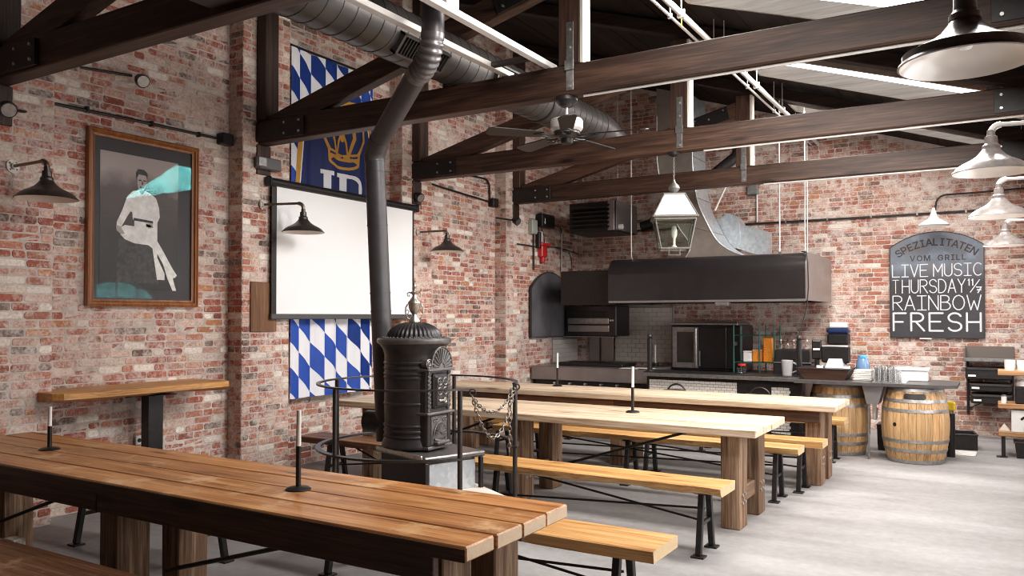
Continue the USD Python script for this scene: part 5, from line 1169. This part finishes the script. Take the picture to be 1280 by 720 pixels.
stn = thing('prep_stand', 'dark low stand carrying the pale upright rod beside the oven', 'stand')
MB().box((-4.78, 11.88, 0), (-4.52, 12.1, .85), .01).build('body', M['black'], stn); MB().box((-4.79, 11.87, .80), (-4.51, 11.879, .84), .002).build('rail', M['steel'], stn)

# bar with dark top and tiled front
BX0, BX1, BYF = -4.22, -2.16, 10.58
ba_ = thing('kitchen_bar', 'dark-topped serving bar with white tiled front panels behind the tables', 'bar counter')
MB().box((BX0 - .03, BYF - .06, .815), (BX1 + .03, 11.05, .86), .008).build('bar_top', M['black'], ba_)
MB().box((BX0, BYF, 0), (BX1, 11.0, .814), .008).build('body', M['black'], ba_)
tiles(ba_, (-4.18, BYF, .08), (1, 0, 0), (0, -1, 0), 1.22, .68, .075, .0375, True); tiles(ba_, (-2.52, BYF, .08), (1, 0, 0), (0, -1, 0), .24, .66, .075, .0375, True)
MB().box((BX0 - .03, BYF - .075, .80), (BX1 + .03, BYF - .061, .85), .003).build('front_edge', M['steel'], ba_)
for x, lab in ((-4.205, 'black ball-topped post at the griddle end of the bar'), (-2.19, 'black ball-topped post at the barrel end of the bar, where the cable lands')):
    t = thing('bar_post', lab, 'post')
    MB().cyl((x, BYF + .08, .862), (x, BYF + .08, 1.32), .035, 14).build('post', M['black'], t); MB().ball((x, BYF + .08, 1.35), .036, 2).build('ball_top', M['rail'], t); MB().cyl((x, BYF + .08, .861), (x, BYF + .08, .875), .06, 16).build('base_ring', M['rail'], t)
for x, lab in ((-3.67, 'black round bar stool in front of the wide white tile panel'), (-2.58, 'black round bar stool between the two white tile panels')):
    t = thing('bar_stool', lab, 'stool')
    y = 10.15
    MB().lathe([(0, .66), (.15, .66), (.165, .645), (.16, .62), (0, .615)], (x, y, 0), 24).build('seat', M['black'], t)
    MB().tube(arc((x, y + .1, .60), .13, 0, PI, 14, (1, 0, 0), (0, 0, 1)), .012, 8).build('hoop_back', M['rail'], t, smooth=60)
    for a in range(4): MB().cyl((x + .1 * math.cos(a * PI / 2 + .8), y + .1 * math.sin(a * PI / 2 + .8), .615), (x + .17 * math.cos(a * PI / 2 + .8), y + .17 * math.sin(a * PI / 2 + .8), 0), .012, 8).build('leg', M['black'], t)
    MB().tube(arc((x, y, .25), .143, 0, 2 * PI, 20), .008, 6).build('foot_ring', M['rail'], t, smooth=60)
# wire rack of goods between the oven and the bar post
M['green'] = plain('green_epoxy_wire', (.015, .11, .085), .4, .2)
wr_ = thing('wire_shelf', 'green wire shelf rack with orange and white goods behind the bar', 'shelf')
for x in (-3.22, -2.86, -2.66):
    for y in (11.35, 11.7): MB().cyl((x, y, 0), (x, y, 1.5), .011, 8).build('post', M['green'], wr_)
for z in (.45, .98, 1.36):
    s = MB()
    for k in range(8): s.cyl((-3.22, 11.35 + k * .05, z), (-2.66, 11.35 + k * .05, z), .004, 6)
    for x in (-3.22, -2.94, -2.66): s.cyl((x, 11.35, z - .006), (x, 11.7, z - .006), .005, 6)
    s.build('wire_deck', M['green'], wr_, kind='stuff')
M['orange'] = plain('orange_pack', (.75, .24, .02), .45, noise=.35, scale=60)
def goods(name, lab, cat, lo, hi, mt, lid=None, lidmat=None):
    t = thing(name, lab, cat); MB().box(lo, hi, .012).build('pack', mt, t)
    if lid: MB().box(lo[:2] + (hi[2] + .0005,), hi[:2] + (hi[2] + lid,), .006).build('lid', lidmat, t)
    return t
goods('food_box', 'tall orange box standing on the green wire shelf', 'box', (-2.83, 11.42, .985), (-2.70, 11.6, 1.33), M['orange'], .012, plain('brown_flap', (.3, .12, .03), .7))
goods('food_pack', 'low orange pack beside the tall orange box on the green wire shelf', 'packet', (-2.97, 11.38, .985), (-2.85, 11.5, 1.15), M['orange'], .008, M['white'])
goods('food_tub', 'white tub beside the orange packs on the green wire shelf', 'tub', (-3.10, 11.38, .985), (-2.98, 11.5, 1.12), M['white'], .02, M['cloth_white'])
jr = thing('lidded_jar', 'red-lidded clear jar on the dark bar below the orange packs', 'jar')
MB().lathe([(0, .862), (.06, .862), (.066, .88), (.066, .94), (.05, .96), (.05, .965), (0, .965)], (-2.97, 10.85, 0), 20).build('jar', M['glass'], jr); MB().cyl((-2.97, 10.85, .966), (-2.97, 10.85, .99), .054, 20).build('lid', M['red'], jr)
pt = thing('glass_pitcher', 'frosted clear pitcher on the dark bar beside the ball-topped post', 'pitcher')
M['frost'] = plain('frosted_plastic', (.55, .53, .52), .2, transmission_weight=.35)
MB().lathe([(0, .862), (.06, .862), (.075, 1.05), (.07, 1.06), (.066, 1.05), (.054, .875), (0, .875)], (-2.36, 10.75, 0), 20).build('body', M['frost'], pt)
MB().tube([(-2.285, 10.75, 1.03), (-2.23, 10.75, 1.0), (-2.23, 10.75, .93), (-2.295, 10.75, .90)], .01, 8).build('handle', M['frost'], pt, smooth=60)
bk2 = thing('coffee_machine', 'low black machine with bottles of syrup on it behind the bar', 'machine')
MB().box((-2.62, 11.1, .0), (-2.12, 11.5, 1.0), .012).build('lower_body', M['black'], bk2); MB().box((-2.60, 11.12, 1.002), (-2.14, 11.5, 1.18), .012).build('upper_body', M['black'], bk2); MB().box((-2.61, 11.09, 1.0), (-2.13, 11.11, 1.015), .002).build('trim_strip', M['steel'], bk2)
for k in range(5):
    t = thing('small_bottle', 'small clear bottle on the low black machine, ' + ('first', 'second', 'third', 'fourth', 'fifth')[k] + ' from the green wire shelf', 'bottle', 'clear bottles on the low black machine')
    MB().lathe([(0, 1.182), (.024, 1.182), (.026, 1.23), (.010, 1.26), (.009, 1.29), (0, 1.29)], (-2.56 + k * .085, 11.3 + .04 * (k % 2), 0), 12).build('bottle', M['glass'], t); MB().cyl((-2.56 + k * .085, 11.3 + .04 * (k % 2), 1.29), (-2.56 + k * .085, 11.3 + .04 * (k % 2), 1.31), .011, 10).build('cap', M['black'] if k % 2 else M['white'], t)

# ------------------------------------------------------------ barrels, counter and what stands on it
M['stave'] = wood('oak_stave', (0.26, 0.13, 0.05), (0.47, 0.28, 0.13), (0.60, 0.41, 0.22), 'z', .5, .35, var=.2)
M['hoop'] = plain('galvanised_hoop', (0.34, 0.33, 0.32), .45, .75, noise=.3, scale=30)
def barrel(label, x, y, h=.84, turn=0):
    t = thing('wine_barrel', label, 'barrel', None, (x, y, 0))
    rad = lambda z: .278 + .068 * (1 - ((z - h / 2) / (h / 2)) ** 2)
    N = 26; zs = np.linspace(0, h, 13)
    for k in range(N):
        a0, a1 = (k + .02) / N * 2 * PI + turn, (k + .98) / N * 2 * PI + turn; v = []; f = []
        for z in zs:
            r = rad(z) + rng.uniform(0, .0004)
            for a, rr in ((a0, r - .02), (a0, r), ((a0 + a1) / 2, r + .0025), (a1, r), (a1, r - .02)): v.append((rr * math.cos(a), rr * math.sin(a), z))
        for i in range(len(zs) - 1):
            for j in range(5): f.append([i * 5 + j, i * 5 + (j + 1) % 5, (i + 1) * 5 + (j + 1) % 5, (i + 1) * 5 + j])
        e = (len(zs) - 1) * 5
        mb = MB().add(v, f); mb.add(v[:5], [[0, 2, 1], [0, 3, 2], [0, 4, 3]]); mb.add(v[-5:], [[0, 1, 2], [0, 2, 3], [0, 3, 4]])
        mb.build('stave', M['stave'], t, smooth=25)
    for z0, z1 in ((.004, .045), (.13, .165), (.235, .27), (h - .27, h - .235), (h - .165, h - .13), (h - .045, h - .004)):
        MB().lathe([(rad(z0) + .001, z0), (rad(z0) + .0055, z0), (rad((z0 + z1) / 2) + .006, (z0 + z1) / 2), (rad(z1) + .0055, z1), (rad(z1) + .001, z1)], (0, 0, 0), 48).build('hoop', M['hoop'], t, smooth=50)
    MB().lathe([(0, h - .03), (.262, h - .03), (.262, h - .045), (0, h - .045)], (0, 0, 0), 40).build('head', M['stave'], t, smooth=False)
    return t
b1 = barrel('oak wine barrel with a dark hand slot under the open end of the counter', -.83, 10.13)
B2 = barrel('oak wine barrel tucked under the counter by the till, half behind the table', -1.66, 10.30, turn=.1)
ca = math.atan2(-10.13, .83)
m = MB(); 
slot = [(math.radians(s), z) for s in np.linspace(-19, 19, 9) for z in (0,)]
o = np.array([0, 0, .765]); 
vv, ff = [], []
for i, s in enumerate(np.linspace(-.36, .36, 13)):
    hh = .030 * min(1, math.sqrt(max(0, 1 - (s / .37) ** 6)) + .2)
    for z in (-hh, hh):
        for rr in (.2795 + .0135, .2795 + .0165): r0 = .278 + .068 * (1 - ((.745 + z - .42) / .42) ** 2) + rr - .2905; vv.append((r0 * math.cos(ca + s), r0 * math.sin(ca + s), .745 + z))
for i in range(12):
    for j, k in ((0, 1), (1, 3), (3, 2), (2, 0)): ff.append([i * 4 + j, i * 4 + k, i * 4 + 4 + k, i * 4 + 4 + j])
m.add(vv, ff); m.build('hand_slot', M['black'], b1, smooth=False)
MB().cyl((.335 * math.cos(ca - .62), .335 * math.sin(ca - .62), .43), (.348 * math.cos(ca - .62), .348 * math.sin(ca - .62), .43), .022, 14).build('bung_hole', M['black'], b1)
co = thing('serving_counter', 'dark slab counter resting on the two oak barrels', 'counter')
MB().prism(Polygon([(-2.08, 9.82), (-.52, 9.82), (-.40, 9.93), (-.40, 10.62), (-2.08, 10.62)]), .035, frame((0, 0, .843), (1, 0, 0), (0, 1, 0))).build('slab', plain('dark_slate_top', (.07, .062, .06), .35, noise=.2, scale=12), co, smooth=False)
MB().box((-2.06, 10.0, .0), (-2.02, 10.6, .842), .004).build('end_panel', M['black'], co)
sk = thing('sink_basin', 'grey tapered sink basin hung under the counter between the barrels', 'sink')
MB().add([(x, y, .842) for x, y in ((-1.35, 9.9), (-1.125, 9.9), (-1.125, 10.3), (-1.35, 10.3))] + [(x, y, .63) for x, y in ((-1.305, 9.92), (-1.185, 9.92), (-1.185, 10.25), (-1.305, 10.25))], [[0, 1, 5, 4], [1, 2, 6, 5], [2, 3, 7, 6], [3, 0, 4, 7], [0, 3, 2, 1], [4, 5, 6, 7]]).build('basin', plain('sink_grey', (.22, .2, .195), .45, .3), sk, smooth=False)
MB().tube([(-1.245, 10.1, .63), (-1.245, 10.1, .5), (-1.245, 10.13, .45), (-1.245, 10.18, .45), (-1.245, 10.22, .5), (-1.245, 10.22, .56)], .022, 10).build('trap', M['white'], sk, smooth=60)
MB().cyl((-1.29, 9.96, 0), (-1.29, 9.96, .629), .012, 10).build('leg', M['steel'], sk)
bx = thing('black_bin', 'low black bin on the floor under the grey sink basin', 'bin')
MB().add([(x, y, z) for z, k in ((.0, .9), (.30, 1.0)) for x, y in ((-1.21 - .085 * k, 10.8 - .1 * k), (-1.21 + .085 * k, 10.8 - .1 * k), (-1.21 + .085 * k, 10.8 + .1 * k), (-1.21 - .085 * k, 10.8 + .1 * k))], [[0, 1, 5, 4], [1, 2, 6, 5], [2, 3, 7, 6], [3, 0, 4, 7], [3, 2, 1, 0], [4, 5, 6, 7]]).build('body', M['black'], bx, smooth=False); MB().box((-1.30, 10.69, .301), (-1.12, 10.91, .32), .006).build('rim', M['rail'], bx)

tl = thing('till_ledge', 'dark brown tray-shaped ledge on the counter that carries the till', 'ledge')
MB().add([(x, y, z) for z, a, b in ((.880, -2.0, -1.56), (1.0, -2.08, -1.50)) for x, y in ((a, 10.02 if z < .9 else 9.98), (b, 10.02 if z < .9 else 9.98), (b, 10.5), (a, 10.5))], [[0, 1, 5, 4], [1, 2, 6, 5], [2, 3, 7, 6], [3, 0, 4, 7], [3, 2, 1, 0], [4, 5, 6, 7]]).build('tray', wood('dark_walnut', (.03, .013, .008), (.06, .026, .016), (.1, .05, .03), 'x', .4), tl, smooth=False)
MB().box((-2.09, 9.97, 1.001), (-1.49, 10.5, 1.012), .003).build('top_board', M['hood'], tl)
ti = thing('till_monitor', 'black till monitor seen from behind on its grey foot, on the brown ledge', 'till')
TM = frame((-1.69, 10.3, 1.04), (1, 0, 0), (0, -.2, 1))
MB().box((-.165, .03, -.03), (.165, .24, .03), .02, TM).build('screen_housing', M['black'], ti); MB().box((-.15, .225, -.032), (.15, .243, .032), .006, TM).build('top_edge', M['steel'], ti)
MB().box((-.12, .0, -.05), (.12, .12, -.03), .01, TM).build('back_shell', plain('charcoal_plastic', (.05, .05, .055), .45), ti)
MB().add([(x, y, z) for z, k, y0, y1 in ((1.013, .105, 10.16, 10.36), (1.12, .075, 10.25, 10.31)) for x, y in ((-1.69 - k, y0), (-1.69 + k, y0), (-1.69 + k, y1), (-1.69 - k, y1))], [[0, 1, 5, 4], [1, 2, 6, 5], [2, 3, 7, 6], [3, 0, 4, 7], [3, 2, 1, 0], [4, 5, 6, 7]]).build('foot', plain('silver_grey_plastic', (.34, .34, .37), .4), ti, smooth=False)
ph = thing('card_reader', 'upright black card reader beside the till monitor', 'card reader')
MB().box((-1.98, 10.36, 1.10), (-1.87, 10.42, 1.34), .012).build('body', M['black'], ph); MB().box((-1.965, 10.352, 1.21), (-1.885, 10.361, 1.235), .002).build('label', M['white'], ph); MB().cyl((-1.925, 10.40, 1.013), (-1.925, 10.40, 1.10), .03, 12).build('stand', M['black'], ph)
MB().box((-1.965, 10.352, 1.315), (-1.885, 10.361, 1.33), .002).build('top_strip', M['steel'], ph)
for lab, x in (('white receipt pad on the brown ledge, card reader side', -1.83), ('white receipt pad on the brown ledge, water jug side', -1.53)):
    t = thing('receipt_pad', lab, 'pad'); MB().box((x - .035, 10.02, 1.013), (x + .03, 10.1, 1.045), .004).build('pad', M['white'], t); MB().box((x - .035, 10.02, 1.046), (x + .03, 10.04, 1.052), .002).build('binding', M['steel'], t)
td = thing('towel_dispenser', 'dark blue paper towel dispenser on the back wall above the till', 'dispenser')
MB().box((-2.17, YB - .22, 1.21), (-1.88, YB - .012, 1.37), .02).build('lower_cover', M['black'], td); MB().box((-2.18, YB - .23, 1.372), (-1.87, YB - .012, 1.455), .03).build('blue_cover', plain('dark_blue_plastic', (.02, .035, .10), .15), td); MB().box((-2.15, YB - .2, 1.457), (-1.90, YB - .012, 1.54), .015).build('paper_stack', M['white'], td)
wj = thing('water_jug', 'blue clear water jug standing on the counter beside the till', 'jug')
MB().lathe([(0, .9795), (.07, .9795), (.077, 1.0), (.077, 1.12), (.072, 1.17), (.055, 1.22), (0, 1.225)], (-1.42, 10.5, -.1), 22).build('body', plain('blue_clear_plastic', (.22, .38, .62), .12, transmission_weight=.5), wj); MB().cyl((-1.42, 10.5, 1.126), (-1.42, 10.5, 1.15), .05, 18).build('cap', plain('sky_blue', (.05, .35, .75), .35), wj)
for k in range(5):
    t = thing('white_tray', ('bottom', 'second lowest', 'middle', 'second highest', 'topmost')[k] + ' white tray of the stack on the counter between till and glasses', 'tray', 'stacked white trays on the counter')
    MB().box((-1.475 + .004 * k, 10.1, .8785 + k * .024), (-1.28, 10.36, .8785 + k * .024 + .016), .006).build('tray', M['white'], t)
    MB().box((-1.48 + .004 * k, 10.095, .8785 + k * .024 + .0165), (-1.275, 10.365, .8785 + k * .024 + .0225), .003).build('rim', M['enamel_white'], t)
M['clear_glass'] = mat('thin_clear_glass', {'t': ('transparent_bsdf', {'color': (0.985, 0.99, 0.99)}), 'g': ('glossy_bsdf', {'roughness': 0.2}), 'f': ('layer_weight', {'blend': 0.5}), 'pw': ('math', {'math_type': 'power', 'value2': 4.0}), 'ma': ('math', {'math_type': 'multiply_add', 'value2': 0.7, 'value3': 0.2}), 'm': ('mix_closure', {})}, [('f.facing', 'pw.value1'), ('pw.value', 'ma.value1'), ('ma.value', 'm.fac'), ('t.BSDF', 'm.closure1'), ('g.BSDF', 'm.closure2')], surface='m.closure')
for k in range(14):
    i, j = k % 5, k // 5; x, y = -1.235 + i * .058 + .02 * (j % 2), 9.98 + j * .085
    hgt = .14 + .02 * ((k * 7) % 3)
    t = thing('drinking_glass', 'clear drinking glass, ' + ('first', 'second', 'third', 'fourth', 'fifth')[i] + ' from the white trays in the ' + ('front', 'middle', 'back')[j] + ' row of the cluster', 'glass', 'cluster of clear glasses on the counter')
    MB().lathe([(0, .8785), (.021, .8785), (.026, .8785 + hgt), (.0235, .8785 + hgt), (.019, .886), (0, .886)], (x, y, 0), 14).build('glass', M['clear_glass'], t)
wbx = thing('white_container', 'long low white container on the counter behind the glasses', 'container')
MB().box((-1.04, 10.28, .8785), (-.71, 10.52, 1.0), .01).build('tub', plain('translucent_white', (.62, .6, .58), .3), wbx); MB().box((-1.05, 10.27, 1.001), (-.70, 10.53, 1.03), .006).build('lid', M['white'], wbx)
cu = thing('white_cup', 'small white cup on the counter in front of the white container', 'cup')
MB().lathe([(0, .8785), (.028, .8785), (.034, .95), (.031, .95), (.026, .884), (0, .884)], (-.93, 10.0, 0), 18).build('cup', M['white'], cu); MB().tube(arc((-.898, 10.0, .918), .018, -PI / 2, PI / 2, 8, (1, 0, 0), (0, 0, 1)), .004, 6).build('handle', M['white'], cu, smooth=60)

# odd things between barrel and back wall
yt = thing('yellow_tool', 'black upright tool with yellow head standing behind the open-end barrel', 'tool')
MB().tube([(-.50, 10.62, .0), (-.50, 10.62, .5)], .045, 14).build('body', M['black'], yt); MB().box((-.56, 10.58, .53), (-.45, 10.66, .64), .02).build('yellow_head', plain('bright_yellow', (.8, .55, .01), .4), yt); MB().cyl((-.50, 10.62, .5), (-.50, 10.62, .53), .03, 12).build('collar', M['steel'], yt)
ck = thing('black_crate', 'open black plastic crate on the floor between barrel and back wall', 'crate')
m = MB(); cx0, cy0, cw2, cd2, hh = -.44, 11.42, .17, .19, .19
for lo, hi in (((-cw2, -cd2, 0), (cw2, cd2, .01)), ((-cw2, -cd2, .01), (cw2, -cd2 + .012, hh)), ((-cw2, cd2 - .012, .01), (cw2, cd2, hh)), ((-cw2, -cd2 + .012, .01), (-cw2 + .012, cd2 - .012, hh)), ((cw2 - .012, -cd2 + .012, .01), (cw2, cd2 - .012, hh))): m.box(lo, hi, .003, rz(.15, (cx0, cy0, 0)))
m.build('crate_walls', M['black'], ck)
m = MB()
for a, b in (((-cw2 - .01, -cd2 - .01), (cw2 + .01, -cd2 + .004)), ((-cw2 - .01, cd2 - .004), (cw2 + .01, cd2 + .01)), ((-cw2 - .01, -cd2), (-cw2 + .004, cd2)), ((cw2 - .004, -cd2), (cw2 + .01, cd2))): m.box((*a, hh - .01), (*b, hh + .006), .003, rz(.15, (cx0, cy0, 0)))
m.build('crate_rim', M['rail'], ck)
fm = thing('floor_mat', 'small pale ribbed mat lying on the floor beside the barrel', 'mat')
MB().box((-.21, -.15, 0), (.21, .15, .012), .004, rz(-.05, (-.46, 10.92, .001))).build('mat', M['white'], fm)
m = MB()
for k in range(9): m.box((-.2, -.14 + k * .033, .012), (.2, -.125 + k * .033, .018), .002, rz(-.05, (-.46, 10.92, .001)))
m.build('ribs', M['enamel_white'], fm)

# shelf of black trays on the back wall, plank shelves beside it
rk = thing('wall_tray_rack', 'wall rack with an open grey top tray and brackets on the back brick wall', 'rack')
MB().box((-.42, 12.28, 1.03), (.16, YB - .01, 1.045), .003).box((-.42, YB - .03, 1.045), (.16, YB - .01, 1.22), .003).box((-.42, 12.28, 1.045), (-.40, YB - .01, 1.2), .003).build('top_tray', plain('grey_brown_tray', (.14, .115, .10), .5, .2), rk)
MB().box((-.42, 12.26, 1.03), (.16, 12.28, 1.075), .003).build('front_rail', M['steel'], rk)
for x in (-.40, .12): MB().box((x, YB - .05, .30), (x + .03, YB - .012, 1.03), .004).build('upright', M['black'], rk)
MB().tube([(-.39, YB - .02, .36), (.1, YB - .02, .62)], .006, 6).build('brace_wire', M['rail'], rk)
for k, (z0, z1, x0, lab) in enumerate(((.80, .95, -.40, 'upper'), (.64, .74, -.36, 'middle'), (.48, .60, -.34, 'lowest'))):
    t = thing('tray_drawer', f'{lab} of the three black drawers hung under the grey wall tray', 'drawer')
    MB().box((x0, 12.25, z0), (.13, 12.64, z1), .01).build('body', M['black'], t)
    MB().box((x0 + .02, 12.235, z1 - .03), (.11, 12.249, z1 - .012), .003).build('front_lip', M['rail'], t)
    MB().box((x0 + .03, 12.235, z0 + .03), (x0 + .12, 12.249, z0 + .055), .002).build('white_label', M['white'], t)
M['shelfwood'] = wood('orange_plank', (.2, .09, .03), (.36, .19, .085), (.5, .3, .16), 'x', .5)
ps = thing('plank_stand', 'dark metal stand with two orange-brown plank shelves at the end of the back wall', 'shelf')
for z in (1.0, .62, .30): MB().box((-.03, 10.85, z - .055), (.52, 11.25, z), .006).build('plank', M['shelfwood'], ps)
for x in (.0, .44):
    for y in (10.9, 11.2): MB().box((x, y - .02, 0), (x + .04, y + .02, .244), .004).build('leg', M['black'], ps)
for y in (10.87, 11.23): MB().box((.46, y - .015, .245), (.50, y + .015, 1.3), .003).build('upright', M['black'], ps)
MB().box((-.05, 10.86, 0), (.06, 10.94, .012), .003).build('foot', M['black'], ps)
for k in range(3):
    t = thing('white_mug', 'white mug on the top plank shelf, ' + ('at its open end', 'between two other mugs', 'against the side wall')[k], 'mug', 'white mugs on the top plank shelf')
    MB().lathe([(0, 1.001), (.05, 1.001), (.055, 1.12), (.05, 1.12), (.046, 1.008), (0, 1.008)], (.09 + k * .125, 10.98, 0), 18).build('cup', M['white'], t)
    MB().tube(arc((.145 + k * .125, 10.98, 1.06), .03, -PI / 2, PI / 2, 8, (0, 1, 0), (0, 0, 1)), .006, 6).build('handle', M['white'], t, smooth=60)
sb = thing('salt_shaker', 'small white shaker on the middle plank shelf', 'shaker'); MB().cyl((.03, 10.93, .6205), (.03, 10.93, .70), .028, 14).build('body', M['white'], sb); MB().cyl((.03, 10.93, .7005), (.03, 10.93, .72), .024, 14).build('cap', M['steel'], sb)
bxo = thing('storage_box', 'black storage box on the middle plank shelf behind the shaker', 'box'); MB().box((.14, 10.9, .6205), (.45, 11.2, .82), .012).build('box', M['black'], bxo); MB().lathe([(0, .90), (.03, .895), (.06, .87), (.07, .822), (0, .822)], (.22, 11.0, 0), 18).build('white_ball_top', M['white'], bxo)
cb = thing('carton_box', 'white carton with black and green printed marks on the lowest plank shelf', 'box')
MB().box((.10, 10.88, .3005), (.45, 11.2, .545), .004).build('carton', M['white'], cb)
MB().prism(unary_union([LineString([(.20, .45), (.22, .47), (.26, .455), (.29, .475)]).buffer(.012), sbox(.235, .40, .29, .44)]), .002, WX(10.8798)).build('black_mark', M['black'], cb, smooth=False); MB().prism(sbox(.22, .31, .30, .355), .002, WX(10.8798)).build('green_mark', plain('mark_green', (.02, .25, .15), .5), cb, smooth=False)
MB().box((.10, 10.88, .5455), (.45, 10.99, .552), .001).build('flap', M['white'], cb)
fb = thing('tub_bin', 'black tub on the floor beneath the lowest plank shelf', 'bin')
MB().add([(x, y, z) for z, k in ((.0, .88), (.17, 1.0)) for x, y in ((.30 - .17 * k, 11.02 - .14 * k), (.30 + .13 * k, 11.02 - .14 * k), (.30 + .13 * k, 11.02 + .14 * k), (.30 - .17 * k, 11.02 + .14 * k))], [[0, 1, 5, 4], [1, 2, 6, 5], [2, 3, 7, 6], [3, 0, 4, 7], [3, 2, 1, 0], [4, 5, 6, 7]]).build('tub', M['black'], fb, smooth=False); MB().box((.12, 10.87, .171), (.44, 11.17, .19), .006).build('rim', M['rail'], fb)
wd = thing('wood_offcut', 'small pale wooden wedge on the lowest plank shelf', 'wood block'); MB().prism([(-.02, .3008), (.09, .3008), (.03, .385)], .08, frame((0, 11.0, 0), (1, 0, 0), (0, 0, 1))).build('block', M['whitewood'], wd, smooth=False)
